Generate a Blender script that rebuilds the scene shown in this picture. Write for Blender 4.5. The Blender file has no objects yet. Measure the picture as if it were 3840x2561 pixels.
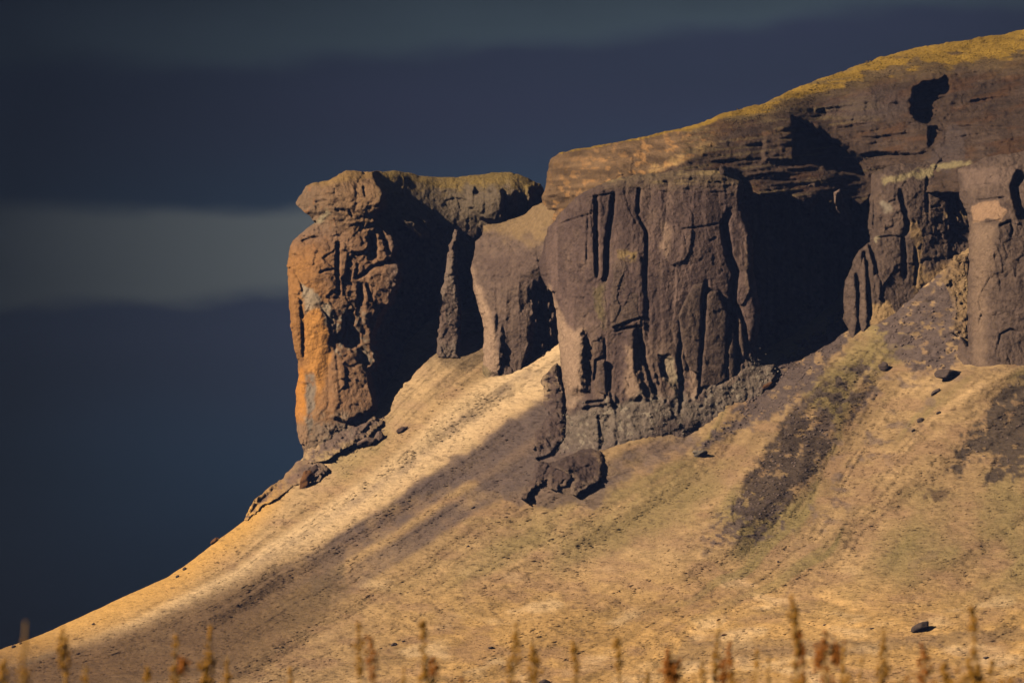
import bpy, math, random
import numpy as np

# ------------------------------------------------------------------ camera, sky, sun
S = bpy.context.scene
W_PX, H_PX = 3840.0, 2561.0
HALF = 0.128                       # tan of half the horizontal field of view
PITCH = math.radians(5.4)
CAM_Z = 1.0
cam_d = bpy.data.cameras.new('camera')
cam = bpy.data.objects.new('camera', cam_d)
S.collection.objects.link(cam)
cam.location = (0, 0, CAM_Z)
cam.rotation_euler = (math.radians(90) + PITCH, 0, 0)
cam_d.sensor_width = 36.0
cam_d.lens = 18.0 / HALF
cam_d.clip_start = 0.5
cam_d.clip_end = 30000
cam_d.dof.use_dof = True
cam_d.dof.focus_distance = 1480
cam_d.dof.aperture_fstop = 9.5
S.camera = cam

SUN_A = math.radians(62)           # sun stands this far to the left of straight behind the camera
SUN_E = math.radians(28)
SUNV = np.array([-math.sin(SUN_A)*math.cos(SUN_E), -math.cos(SUN_A)*math.cos(SUN_E), math.sin(SUN_E)])
sun_d = bpy.data.lights.new('sun', 'SUN')
sun = bpy.data.objects.new('sun', sun_d)
S.collection.objects.link(sun)
sun_d.energy = 5.0
sun_d.angle = math.radians(0.5)
sun_d.color = (1.0, 0.81, 0.57)
from mathutils import Vector
sun.rotation_euler = Vector(SUNV).to_track_quat('Z', 'Y').to_euler()
sun.location = (-300, -200, 400)

world = bpy.data.worlds.new('World')
S.world = world
world.use_nodes = True
wn = world.node_tree.nodes; wl = world.node_tree.links
wn.clear()
def N(tree, typ, **kw):
    n = tree.nodes.new(typ)
    for k, v in kw.items():
        setattr(n, k, v)
    return n
def M(tree, op, a, b=None, c=None, clamp=False):
    n = tree.nodes.new('ShaderNodeMath'); n.operation = op; n.use_clamp = clamp
    for i, v in enumerate((a, b, c)):
        if v is None: continue
        if isinstance(v, (int, float)): n.inputs[i].default_value = v
        else: tree.links.new(v, n.inputs[i])
    return n.outputs[0]
def MIXC(tree, f, a, b, mode='MIX'):
    n = tree.nodes.new('ShaderNodeMix'); n.data_type = 'RGBA'; n.blend_type = mode
    for sock, v in ((n.inputs[0], f), (n.inputs[6], a), (n.inputs[7], b)):
        if isinstance(v, (int, float)): sock.default_value = v
        elif isinstance(v, tuple): sock.default_value = (v[0], v[1], v[2], 1)
        else: tree.links.new(v, sock)
    return n.outputs[2]
def lin(r, g, b):
    f = lambda c: (c/255/12.92) if c/255 <= 0.04045 else ((c/255+0.055)/1.055)**2.4
    return (f(r), f(g), f(b))
WT = world.node_tree
tc = N(WT, 'ShaderNodeTexCoord')
sep = N(WT, 'ShaderNodeSeparateXYZ'); WT.links.new(tc.outputs['Generated'], sep.inputs[0])
el = M(WT, 'MULTIPLY', M(WT, 'ARCSINE', sep.outputs[2]), 57.2958)             # elevation, degrees
az = M(WT, 'MULTIPLY', M(WT, 'ARCTAN2', sep.outputs[0], sep.outputs[1]), 57.2958)
def skynoise(sx, sz, scale, detail, seed):
    mp = N(WT, 'ShaderNodeMapping'); mp.inputs['Scale'].default_value = (sx, sx, sz)
    mp.inputs['Location'].default_value = (seed, seed*0.7, seed*0.3)
    WT.links.new(tc.outputs['Generated'], mp.inputs[0])
    n = N(WT, 'ShaderNodeTexNoise'); n.inputs['Scale'].default_value = scale
    n.inputs['Detail'].default_value = detail; n.inputs['Roughness'].default_value = 0.45
    WT.links.new(mp.outputs[0], n.inputs['Vector'])
    return M(WT, 'SUBTRACT', n.outputs[0], 0.5)
n1 = skynoise(1, 3, 16, 3, 3.1)
n2 = skynoise(1, 5, 5, 2, 8.4)
n3 = skynoise(1, 2.2, 48, 4, 5.2)
n3 = M(WT, 'ADD', M(WT, 'MULTIPLY', n3, 0.45), M(WT, 'MULTIPLY', n1, 0.9))
sinaz = M(WT, 'SINE', M(WT, 'MULTIPLY', az, 0.13))
def edge(level, soft, tilt, wob):
    # 1 below the cloud edge at this elevation, 0 above
    e = M(WT, 'SUBTRACT', el, M(WT, 'MULTIPLY', sinaz, tilt))
    e = M(WT, 'ADD', e, M(WT, 'MULTIPLY', n3, wob))
    n = N(WT, 'ShaderNodeMapRange'); n.interpolation_type = 'SMOOTHSTEP'
    n.inputs['From Min'].default_value = level + soft; n.inputs['From Max'].default_value = level - soft
    WT.links.new(e, n.inputs['Value'])
    return n.outputs[0]
def lvl(v):                       # elevation of a row of the picture
    return math.degrees(PITCH + math.atan((1280.5 - v) / 1920 * HALF))
top = MIXC(WT, M(WT, 'ADD', M(WT, 'MULTIPLY', n2, 1.2), 0.5, clamp=True), lin(38, 46, 48), lin(52, 62, 70))
topdark = edge(lvl(60), 0.7, 0.3, 0.8)
top = MIXC(WT, topdark, MIXC(WT, 0.6, top, lin(40, 48, 54)), MIXC(WT, 0.4, top, lin(72, 86, 94)))
c = MIXC(WT, edge(lvl(165), 0.22, 0.5, 0.8), top, MIXC(WT, M(WT, 'ADD', M(WT, 'MULTIPLY', n2, 1.5), 0.5, clamp=True), lin(36, 43, 56), lin(45, 46, 66)))
c = MIXC(WT, edge(lvl(600), 0.9, 0.3, 0.6), c, lin(40, 54, 70))
c = MIXC(WT, edge(lvl(800), 0.15, -0.05, 0.5), c, lin(96, 101, 101))
c = MIXC(WT, edge(lvl(1060), 0.18, 0.6, 0.9), c, lin(52, 58, 76))
c = MIXC(WT, edge(lvl(1500), 1.1, 0.2, 0.8), c, lin(38, 56, 76))
c = MIXC(WT, edge(lvl(1950), 1.5, 0.1, 0.5), c, lin(16, 33, 50))
# broad darker and lighter stretches of the overcast round the horizon
wave = M(WT, 'ADD', M(WT, 'MULTIPLY', M(WT, 'SINE', M(WT, 'MULTIPLY', M(WT, 'ADD', az, 4.6), 0.2)), 0.62), 0.42)
wave = M(WT, 'MAXIMUM', M(WT, 'ADD', wave, M(WT, 'MULTIPLY', n2, 0.3)), 0.1)
mul = N(WT, 'ShaderNodeVectorMath'); mul.operation = 'SCALE'
WT.links.new(c, mul.inputs[0]); WT.links.new(wave, mul.inputs['Scale'])
bgc = N(WT, 'ShaderNodeBackground'); WT.links.new(mul.outputs[0], bgc.inputs[0]); bgc.inputs[1].default_value = 0.9
sky = N(WT, 'ShaderNodeTexSky'); sky.sky_type = 'NISHITA'; sky.sun_disc = False
sky.sun_elevation = SUN_E; sky.sun_rotation = math.radians(180) + SUN_A
bgs = N(WT, 'ShaderNodeBackground'); WT.links.new(sky.outputs[0], bgs.inputs[0]); bgs.inputs[1].default_value = 0.05
mixw = N(WT, 'ShaderNodeMixShader'); mixw.inputs[0].default_value = 0.975   # cloud cover
WT.links.new(bgs.outputs[0], mixw.inputs[1]); WT.links.new(bgc.outputs[0], mixw.inputs[2])
wo = N(WT, 'ShaderNodeOutputWorld'); WT.links.new(mixw.outputs[0], wo.inputs[0])

S.view_settings.view_transform = 'Standard'
S.view_settings.look = 'None'
S.view_settings.exposure = 0.2
S.view_settings.gamma = 1.0
S.view_settings.use_curve_mapping = False
S.cycles.diffuse_bounces = 0
S.cycles.max_bounces = 4

# ------------------------------------------------------------------ numeric helpers
rng = np.random.default_rng(7)
TAB = rng.random((16, 256, 256)).astype(np.float32)
def vn(x, y, seed=0):
    """value noise in -1..1"""
    t = TAB[seed % 16]
    x = x + seed*17.3; y = y + seed*31.7
    xi = np.floor(x).astype(np.int64); yi = np.floor(y).astype(np.int64)
    fx = (x - xi).astype(np.float32); fy = (y - yi).astype(np.float32)
    fx = fx*fx*fx*(fx*(fx*6-15)+10); fy = fy*fy*fy*(fy*(fy*6-15)+10)
    x0 = xi & 255; x1 = (xi+1) & 255; y0 = yi & 255; y1 = (yi+1) & 255
    a = t[x0, y0]*(1-fx) + t[x1, y0]*fx
    b = t[x0, y1]*(1-fx) + t[x1, y1]*fx
    return (a*(1-fy) + b*fy)*2 - 1
def fbm(x, y, o=4, seed=0, gain=0.5):
    s = 0; a = 1; n = 0
    for i in range(o):
        s = s + a*vn(x, y, seed+i); n += a; a *= gain
        x, y = x*1.93*0.96 - y*1.93*0.28, y*1.93*0.96 + x*1.93*0.28
    return s/n
def ridge(x, y, o=4, seed=0):
    s = 0; a = 1; n = 0
    for i in range(o):
        s = s + a*(1 - 2*np.abs(vn(x, y, seed+i))); n += a; a *= 0.55
        x = x*2.03; y = y*2.03
    return s/n
def cell(x, y, seed=0):
    """cellular noise: distance to nearest, second nearest, and a random value per cell"""
    t = TAB[seed % 16]; t2 = TAB[(seed+1) % 16]; t3 = TAB[(seed+2) % 16]
    xi = np.floor(x).astype(np.int64); yi = np.floor(y).astype(np.int64)
    d1 = np.full(x.shape, 9.0); d2 = np.full(x.shape, 9.0); idv = np.zeros(x.shape)
    for i in (-1, 0, 1):
        for j in (-1, 0, 1):
            cx = (xi+i); cy = (yi+j)
            px = cx + t[cx & 255, cy & 255]; py = cy + t2[cx & 255, cy & 255]
            d = np.hypot(px-x, py-y)
            idv = np.where(d < d1, t3[cx & 255, cy & 255], idv)
            d2 = np.where(d < d1, d1, np.minimum(d2, d)); d1 = np.minimum(d1, d)
    return d1, d2, idv
def sst(a, b, x):
    t = np.clip((x-a)/(b-a), 0, 1); return t*t*(3-2*t)
def sdf(U, V, poly):
    """signed distance to a polygon, negative inside"""
    P = np.asarray(poly, float); n = len(P)
    d = np.full(U.shape, 1e18); ins = np.zeros(U.shape, bool)
    for i in range(n):
        ax, ay = P[i]; bx, by = P[(i+1) % n]
        ex, ey = bx-ax, by-ay
        wx, wy = U-ax, V-ay
        t = np.clip((wx*ex+wy*ey)/(ex*ex+ey*ey+1e-9), 0, 1)
        d = np.minimum(d, (wx-ex*t)**2 + (wy-ey*t)**2)
        c = (ay > V) != (by > V)
        if ay != by:
            ins ^= c & (U < (bx-ax)*(V-ay)/(by-ay) + ax)
    d = np.sqrt(d)
    return np.where(ins, -d, d)
def dline(U, V, pts):
    """distance to a polyline, signed side (+ right of travel) and parameter"""
    P = np.asarray(pts, float)
    L = np.concatenate([[0], np.cumsum(np.hypot(*np.diff(P, axis=0).T))])
    d = np.full(U.shape, 1e18); sd = np.zeros(U.shape); tt = np.zeros(U.shape)
    for i in range(len(P)-1):
        ax, ay = P[i]; bx, by = P[i+1]
        ex, ey = bx-ax, by-ay
        wx, wy = U-ax, V-ay
        t = np.clip((wx*ex+wy*ey)/(ex*ex+ey*ey+1e-9), 0, 1)
        q = (wx-ex*t)**2 + (wy-ey*t)**2
        m = q < d
        d = np.where(m, q, d)
        sd = np.where(m, np.sign(ex*wy-ey*wx), sd)
        tt = np.where(m, (L[i] + t*(L[i+1]-L[i]))/L[-1], tt)
    return np.sqrt(d), sd, tt
def tps(pts, deg=1, smooth=0.0):
    """thin plate spline through (u, v, value) points"""
    A = np.asarray(pts, float); n = len(A)
    x = A[:, 0]/1000; y = A[:, 1]/1000
    r2 = (x[:, None]-x)**2 + (y[:, None]-y)**2
    K = r2*np.log(r2+1e-12)*0.5 + np.eye(n)*smooth
    P = np.stack([np.ones(n), x, y], 1) if deg else np.ones((n, 1))
    m = P.shape[1]
    Mx = np.block([[K, P], [P.T, np.zeros((m, m))]])
    w = np.linalg.solve(Mx + 1e-10*np.eye(n+m), np.concatenate([A[:, 2], np.zeros(m)]))
    def f(U, V):
        u = U/1000; v = V/1000
        s = w[n] + (w[n+1]*u + w[n+2]*v if deg else 0)
        for i in range(n):
            r2 = (u-x[i])**2 + (v-y[i])**2
            s = s + w[i]*r2*np.log(r2+1e-12)*0.5
        return s
    return f
cp, sp = math.cos(PITCH), math.sin(PITCH)
def world_pos(U, V, Y):
    """the point at ground distance Y seen in direction (U, V)"""
    a = (U-1920)/1920*HALF; b = (1280.5-V)/1920*HALF
    dy = cp - b*sp; dz = sp + b*cp
    t = Y/dy
    return np.stack([a*t, Y + 0*t, CAM_Z + dz*t], -1)
Y0 = 1240.0

# ------------------------------------------------------------------ object helpers
C = S.collection
def tag(o, label=None, cat=None, group=None, kind=None):
    if label: o['label'] = label
    if cat: o['category'] = cat
    if group: o['group'] = group
    if kind: o['kind'] = kind
    return o
def mesh_obj(name, verts, faces, mat, col=None, parent=None, smooth=True):
    me = bpy.data.meshes.new(name)
    verts = np.ascontiguousarray(verts, dtype=np.float32); nv = len(verts)
    me.vertices.add(nv); me.vertices.foreach_set('co', verts.ravel())
    if isinstance(faces, np.ndarray):
        k = faces.shape[1]; nf = len(faces)
        me.loops.add(nf*k); me.loops.foreach_set('vertex_index', faces.astype(np.int32).ravel())
        me.polygons.add(nf); me.polygons.foreach_set('loop_start', (np.arange(nf)*k).astype(np.int32))
        me.polygons.foreach_set('loop_total', np.full(nf, k, np.int32))
    if smooth:
        me.polygons.foreach_set('use_smooth', np.ones(len(me.polygons), bool))
    me.update(calc_edges=True); me.validate()
    if col is not None:
        a = me.color_attributes.new('Col', 'FLOAT_COLOR', 'POINT')
        c4 = np.ones((nv, 4), np.float32); c4[:, :3] = np.clip(col, 0, 1)
        a.data.foreach_set('color', c4.ravel())
    me.materials.append(mat)
    o = bpy.data.objects.new(name, me); C.objects.link(o)
    if parent: o.parent = parent
    return o

# ------------------------------------------------------------------ materials
def material(name, bump=((1.2, 0.35, (1, 1, 1)),), vary=0.35, vscale=0.8, rough=0.95, sat=None, base=None, vstretch=(1, 1, 1)):
    m = bpy.data.materials.new(name); m.use_nodes = True
    t = m.node_tree; t.nodes.clear()
    out = N(t, 'ShaderNodeOutputMaterial'); b = N(t, 'ShaderNodeBsdfPrincipled')
    b.inputs['Roughness'].default_value = rough
    b.inputs['Specular IOR Level'].default_value = 0.12
    t.links.new(b.outputs[0], out.inputs[0])
    geo = N(t, 'ShaderNodeNewGeometry')
    if base is None:
        at = N(t, 'ShaderNodeAttribute'); at.attribute_name = 'Col'; colr = at.outputs['Color']
    else:
        rgb = N(t, 'ShaderNodeRGB'); rgb.outputs[0].default_value = (*base, 1); colr = rgb.outputs[0]
    def noise(scale, st, det=5, ro=0.62):
        mp = N(t, 'ShaderNodeMapping'); mp.inputs['Scale'].default_value = st
        t.links.new(geo.outputs['Position'], mp.inputs[0])
        n = N(t, 'ShaderNodeTexNoise'); n.inputs['Scale'].default_value = scale
        n.inputs['Detail'].default_value = det; n.inputs['Roughness'].default_value = ro
        t.links.new(mp.outputs[0], n.inputs['Vector'])
        return n.outputs[0]
    nv = noise(vscale, vstretch, 6, 0.7)
    k = M(t, 'ADD', M(t, 'MULTIPLY', M(t, 'SUBTRACT', nv, 0.5), vary*4), 1.0)
    k = M(t, 'MAXIMUM', k, 0.25)
    sc = N(t, 'ShaderNodeVectorMath'); sc.operation = 'SCALE'
    t.links.new(colr, sc.inputs[0]); t.links.new(k, sc.inputs['Scale'])
    t.links.new(sc.outputs[0], b.inputs['Base Color'])
    nrm = None
    for scale, dist, st in bump:
        bn = N(t, 'ShaderNodeBump'); bn.inputs['Distance'].default_value = dist
        bn.inputs['Strength'].default_value = 1.0
        t.links.new(noise(scale, st), bn.inputs['Height'])
        if nrm: t.links.new(nrm, bn.inputs['Normal'])
        nrm = bn.outputs[0]
    if nrm: t.links.new(nrm, b.inputs['Normal'])
    return m
MAT = {
    'rock': material('weathered_rock', bump=((0.25, 1.3, (1, 1, 0.8)), (0.95, 0.6, (1, 1, 1)),), vary=0.3, vscale=0.6),
    'turf': material('dry_grass_slope', bump=((0.2, 2.0, (0.55, 0.55, 1.3)), (0.8, 0.75, (0.42, 0.42, 1.5)),), vary=0.2, vscale=0.8, vstretch=(0.5, 0.5, 1.6)),
    'stone': material('loose_stone', bump=((1.5, 0.3, (1, 1, 1)),), vary=0.25, vscale=1.0),
}

# albedos
ROCK = np.array([.185, .130, .108]); ROCKD = np.array([.085, .058, .052]); TAN = np.array([.34, .235, .17])
ORANGE = np.array([.47, .225, .065]); GREY = np.array([.21, .178, .15]); LIGHTG = np.array([.36, .31, .245])
GRASS = np.array([.37, .25, .135]); STRAW = np.array([.74, .54, .33]); OLIVE = np.array([.20, .165, .070])
YEL = np.array([.33, .21, .045]); GRAVEL = np.array([.105, .078, .072]); CREAM = np.array([.45, .38, .26])
RUST = np.array([.22, .105, .045])
def mixc(c, k, m):
    m = np.clip(m, 0, 1)[..., None]
    return c*(1-m) + np.asarray(k)*m
def inpoly(U, V, poly, soft=8, wob=8, sc=22, seed=0):
    """soft mask of a polygon with a ragged edge"""
    d = sdf(U, V, poly) + wob*fbm(U/sc, V/sc, 3, seed)*2
    return 1 - sst(-soft, soft, d)

# ------------------------------------------------------------------ the terrain: talus slope under the cliffs
HOR = [(-500, 2640), (-300, 2560), (0, 2434), (163, 2376), (327, 2300), (490, 2225), (620, 2168), (702, 2115), (817, 2025),
       (915, 1952), (980, 1880), (1045, 1815), (1127, 1725), (1250, 1600), (1400, 1420), (1600, 1210), (1900, 1110), (2100, 1060),
       (2900, 1000), (3100, 960), (3300, 900), (3700, 850), (4400, 820)]
hx, hy = np.array(HOR, float).T
def f_base(U, V):
    X = (U-1920)/10; Z = (2561-V)/10
    Zc = np.clip(Z, -60, 260)
    return -0.9*X + 3.0*Zc - 0.0035*Zc*Zc
# where the slope meets the rock: (u, v, distance)
MEET = [(1130, 1715, 318), (1250, 1640, 316), (1423, 1544, 322), (1560, 1370, 331), (1680, 1285, 332), (1760, 1235, 344), (1850, 1180, 350),
        (1810, 1410, 309), (1940, 1385, 303), (2085, 1365, 292), (2060, 1500, 262), (2080, 1720, 208), (2300, 1705, 187), (2450, 1690, 187), (2620, 1645, 187),
        (2880, 1410, 207), (3020, 1307, 222), (3170, 1150, 246), (3187, 1285, 214), (3631, 963, 226), (3400, 1120, 222),
        (3640, 1370, 150), (3840, 1358, 140), (4200, 1350, 130),
        (200, 2400, None), (700, 2300, None), (1300, 2300, None), (2000, 2300, None), (2600, 2200, None), (3300, 2200, None), (3900, 2200, None),
        (1500, 1900, None), (2300, 2000, None), (3000, 1800, None), (3500, 1800, None), (4200, 1900, None), (0, 2600, None), (1900, 2650, None), (4000, 2650, None)]
LINES = [  # value, polyline down the fall line
    (0, [(1045, 1790), (817, 2010), (490, 2200), (0, 2420), (-400, 2600)]),
    (10, [(1957, 1361), (1664, 1572), (1447, 1763), (1208, 1926), (800, 2190), (400, 2365), (0, 2500)]),
    (12, [(2045, 1463), (1753, 1650), (1583, 1760), (1399, 1880), (1181, 2020), (800, 2240), (400, 2420)]),
    (16, [(1998, 1654), (1705, 1844), (1480, 2001), (1208, 2171), (800, 2400)]),
    (20, [(1980, 1830), (1753, 1953), (1548, 2089), (1276, 2266), (1000, 2420)]),
    (24, [(2594, 1688), (2430, 1776), (2195, 1888), (1957, 1997), (1753, 2115), (1480, 2266), (1150, 2440)]),
    (30, [(3193, 1297), (2989, 1497), (2860, 1660), (2750, 1800), (2635, 1940), (2512, 2062), (2342, 2185), (2000, 2370), (1700, 2500)]),
    (36, [(3400, 1440), (3261, 1640), (3125, 1858), (3043, 1980), (2800, 2180), (2400, 2380)]),
    (42, [(3840, 1361), (3635, 1477), (3465, 1613), (3329, 1763), (3159, 1953), (2989, 2117), (2600, 2330)]),
    (48, [(4100, 1500), (3900, 1800), (3600, 2080), (3200, 2300)]),
]
def densify(p, step=130):
    out = []
    for (a, b), (c, d) in zip(p[:-1], p[1:]):
        n = max(1, int(math.hypot(c-a, d-b)/step))
        out += [(a+(c-a)*i/n, b+(d-b)*i/n) for i in range(n)]
    return out + [p[-1]]
WF = tps([(u, v, w) for w, l in LINES for u, v in densify(l, 200)], smooth=1e-4)
GX = [0, 6, 9.0, 10, 10.9, 11.3, 12.1, 13.3, 14.8, 15.4, 16.1, 17.2, 18.6, 19.3, 20.1, 21.3, 22.8, 23.3, 24.2, 25.5, 28, 30, 31.5, 33.5, 36.5, 39.5, 42, 43.5, 46, 49]
GY = [0, 1, -4, -6, -1, 0, -5, 0, 8, 8.5, 2, 8, 14, 14, 5, 10, 16, 16, 10, 13, 17, 6, 9, 13, 17, 12, 1, 4, 9, 9]
_gw = np.arange(-3, 53, .05); _gg = np.interp(_gw, GX, GY)
_k = np.exp(-0.5*(np.arange(-20, 21)*.05/.55)**2); _k /= _k.sum()
_gg = np.convolve(np.pad(_gg, 20, mode='edge'), _k, 'valid')
_gm = np.convolve(np.pad(_gg, 80, mode='edge'), np.ones(161)/161, 'valid')      # broad trend
def gully(U, V):
    w = WF(U, V); e = 6.0
    gr = np.hypot(WF(U+e, V)-WF(U-e, V), WF(U, V+e)-WF(U, V-e))/(2*e)
    wn_ = w + 0.25*fbm(U/90, V/90, 2, 4)
    sc = np.clip(0.030/(gr+1e-4), .1, 1.9)
    g = (np.interp(wn_, _gw, _gg) - np.interp(wn_, _gw, _gm))*sc*1.3*(.15+.85*sst(1150, 1420, V)) + np.interp(w, _gw, _gm)*np.clip(sc, .5, 1.0)
    return g*(1 - 0.5*sst(2050, 2650, V + 0.25*(U-1500)))
RES = tps([(u, v, 0.0 if y is None else y - float(f_base(np.float64(u), np.float64(v))) - float(gully(np.array([u*1.0]), np.array([v*1.0]))[0])) for u, v, y in MEET])
def terrain_noise(U, V):
    # along-slope streaks, terracettes and lumps
    q = (U*0.56 - V*-0.83)           # across the fall line
    p = (-U*0.83 + V*0.56)
    s = 7.0*fbm(q/150, p/1000, 2, 3)
    w = WF(U, V); e = 6.0
    gr = np.hypot(WF(U+e, V)-w, WF(U, V+e)-w)/e
    k = np.clip(0.03/(gr+1e-4), .1, 1.6)
    s = s + k*(4.2*fbm(w*.55, p/1400, 2, 5) + 2.4*fbm(w*1.6, p/600, 2, 9)) + 0.5*fbm(q/30, p/200, 2, 7)
    t = 1.2*fbm(U/46, V/13, 3, 8) + 0.55*fbm(U/19, V/8.5, 2, 11)
    return s + t*(0.7 + 0.6*sst(-.4, .5, fbm(U/240, V/160, 2, 2)))
def T_depth(U, V, noise=True):
    h = np.interp(U, hx, hy)
    Y = f_base(U, V) + np.clip(RES(U, V), -45, 45) + gully(U, V)
    # roll over at the skyline on the left
    d = V - h
    wl = 150 + 0*U
    r = np.clip(1 - d/wl, 0, 1)
    lf = 1 - sst(1040, 1180, U)
    Y = Y + lf*34*(1 - np.sqrt(np.clip(1 - r*r, 0, 1)))
    # gravel patches lie a little lower than the turf
    Y = Y + 2.2*inpoly(U, V, PATCH_A, 5, 8, 30, 1) + 2.2*inpoly(U, V, PATCH_B, 5, 8, 30, 2)
    if noise:
        Y = Y + terrain_noise(U, V)*(1 - 0.6*lf*sst(0, .5, r))
    return Y + Y0
PATCH_A = [(2990, 1520), (3060, 1580), (3130, 1600), (3120, 1670), (3060, 1780), (2990, 1830), (2960, 1900), (2900, 1960), (2760, 1960), (2740, 1900), (2830, 1770), (2890, 1680), (2930, 1600)]
PATCH_B = [(3860, 1400), (3760, 1460), (3700, 1530), (3600, 1660), (3560, 1760), (3600, 1790), (3640, 1720), (3740, 1710), (3690, 1820), (3780, 1800), (3900, 1740), (4300, 1700), (4300, 1420)]
PATCH_C = [(3330, 1120), (3560, 1010), (3630, 1230), (3600, 1330), (3520, 1400), (3420, 1380), (3330, 1290), (3280, 1240)]
PATCH_D = [(2870, 1400), (2960, 1330), (3170, 1160), (3190, 1270), (3090, 1390), (2990, 1500), (2880, 1560), (2700, 1650), (2600, 1690), (2750, 1560)]
def terrain_color(U, V):
    w = WF(U, V)
    n = fbm(U/60, V/30, 4, 1); nb = fbm(U/300, V/180, 3, 6); nf = fbm(U/24, V/8, 3, 9)
    c = np.broadcast_to(GRASS, U.shape+(3,)).copy()
    c = mixc(c, np.array([.48, .30, .125]), sst(2050, 2400, V)*sst(1100, 1900, U))
    q = (U*0.56 + V*0.83); p = (-U*0.83 + V*0.56)
    c = c*(1 + 0.18*n + 0.16*nb + 0.22*nf + 0.16*fbm(q/18, p/170, 3, 4) + 0.3*fbm(w*1.1, p/700, 3, 6))[..., None]
    c = mixc(c, np.array([.23, .155, .085]), .55*sst(-.2, .45, fbm(w*.5, p/500, 3, 10))*sst(1350, 1550, V)*(1-sst(1950, 2250, V))*sst(1900, 2400, U))
    c = mixc(c, np.array([.30, .185, .12]), sst(-.1, .5, fbm(U/120, V/40, 4, 10))*.5)
    crest_light = sst(8.5, 10.2, w)*(1-sst(11, 14.5, w)) + 0.35*(1-sst(4, 10, w))  # paler grass, with sunlight on the crest put into its colour
    c = mixc(c, STRAW, crest_light*0.8*(1 - sst(2150, 2500, V)*0.6))
    c = mixc(c, STRAW, 0.5*sst(.15, .6, fbm(U/170 + V/240, V/60, 3, 12))*sst(2000, 2300, V))
    # warm rust grass on the skyline, its sunlit glow put into the colour
    h = np.interp(U, hx, hy)
    c = mixc(c, np.array([.66, .38, .11]), 0.8*(1-sst(10, 150, V-h))*(1-sst(1000, 1150, U)))
    # olive moss stretches
    ol = 0.55*inpoly(U, V, [(2300, 2060), (2560, 1950), (2700, 1800), (2700, 1730), (2560, 1740), (2400, 1880), (2100, 2000), (2080, 2140)], 50, 25, 60, 3)
    ol = np.maximum(ol, 0.8*inpoly(U, V, [(3100, 1720), (3240, 1420), (3420, 1300), (3300, 1180), (3160, 1340), (3000, 1480), (3150, 1600), (3040, 1860), (2920, 1990), (3000, 2040)], 30, 25, 60, 4))
    ol = np.maximum(ol, 0.6*inpoly(U, V, [(3840, 1720), (3840, 2150), (3700, 2000), (3660, 1850)], 50, 25, 60, 5))
    ol = np.maximum(ol, 0.45*inpoly(U, V, [(1300, 1790), (1180, 1700), (1330, 1660), (1480, 1540), (1450, 1650)], 20, 15, 40, 5))
    ol = np.maximum(ol, 0.8*sst(-.05, .4, fbm(w*.45, p/420, 4, 13))*sst(20, 27, w)*(1-sst(2050, 2400, V)))
    c = mixc(c, OLIVE*1.15, ol*0.85)
    # brown soil strips in the gullies, two also painting in flank shade
    def strip(a, b, s): return sst(a-s, a+s, w)*(1-sst(b-s, b+s, w))
    up = 1 - sst(1950, 2250, V)
    rg = 0.6 + 0.8*fbm(U/70, V/50, 4, 7)
    c = mixc(c, GRAVEL*1.5, strip(10.5, 11.4, .3)*0.6*up*rg)
    c = mixc(c, GRAVEL*1.25, strip(13.0, 15.8, .4)*(0.55+0.4*up)*np.clip(rg+.4, 0, 1)*(1-sst(2250, 2480, V)))  # soil, plus shade of the ridge flank put into the colour
    c = mixc(c, GRAVEL*1.25, strip(16.8, 19.6, .5)*(0.45+.45*up)*np.clip(rg+.4, 0, 1)*(1-sst(2150, 2400, V)))  # soil, plus painted shade of the next flank
    c = mixc(c, GRAVEL*1.6, strip(21.0, 23.4, .5)*.7*up*rg*sst(2150, 2300, U))
    c = mixc(c, GRAVEL*1.5, strip(31, 41, 3)*sst(.15, .55, fbm(U/50, V/30, 4, 14))*.7*(1-sst(1900, 2150, V)))
    # dark dry-grass stain, low left, then shade painted into the slope
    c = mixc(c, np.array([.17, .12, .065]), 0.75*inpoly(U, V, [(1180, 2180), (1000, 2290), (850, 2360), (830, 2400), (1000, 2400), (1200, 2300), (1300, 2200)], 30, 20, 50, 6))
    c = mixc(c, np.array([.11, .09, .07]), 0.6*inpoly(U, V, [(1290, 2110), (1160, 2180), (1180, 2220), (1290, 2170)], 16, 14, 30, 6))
    low = sst(9.5, 12.5, w)*(1-sst(19, 30, w))*sst(1900, 2200, V)*(1-sst(800, 1500, U))  # gully flank shade and lens falloff, put into the grass colour
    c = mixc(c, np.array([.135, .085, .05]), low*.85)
    c = mixc(c, np.array([.13, .08, .045]), .7*sst(2300, 2500, V)*(1-sst(300, 1000, U)))  # dark lens corner painted into the slope
    # gravel patches
    for p, s, k in ((PATCH_A, 1, np.array([.088, .064, .050])), (PATCH_B, 2, np.array([.092, .068, .052])), (PATCH_C, 3, GRAVEL*1.25), (PATCH_D, 4, GRAVEL*1.15)):
        m = inpoly(U, V, p, 13, 20, 26, s)
        m = m*(1 - 0.8*sst(.25, .45, fbm(U/30, V/18, 3, s+5)))
        c = mixc(c, k*(1+0.25*nf)[..., None], m)
    m = inpoly(U, V, [(2950, 1500), (3130, 1400), (3280, 1330), (3290, 1470), (3200, 1560), (3120, 1620), (2960, 1600)], 20, 20, 40, 7)*sst(.0, .18, fbm(U/26, V/20, 3, 10))
    c = mixc(c, GRAVEL, m*.85)
    m = inpoly(U, V, [(2740, 1900), (2960, 1860), (2950, 2010), (2640, 2060), (2640, 1980)], 20, 20, 40, 7)*sst(.05, .2, fbm(U/24, V/14, 3, 2))
    c = mixc(c, GRAVEL*1.1, m*.9)
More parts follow.
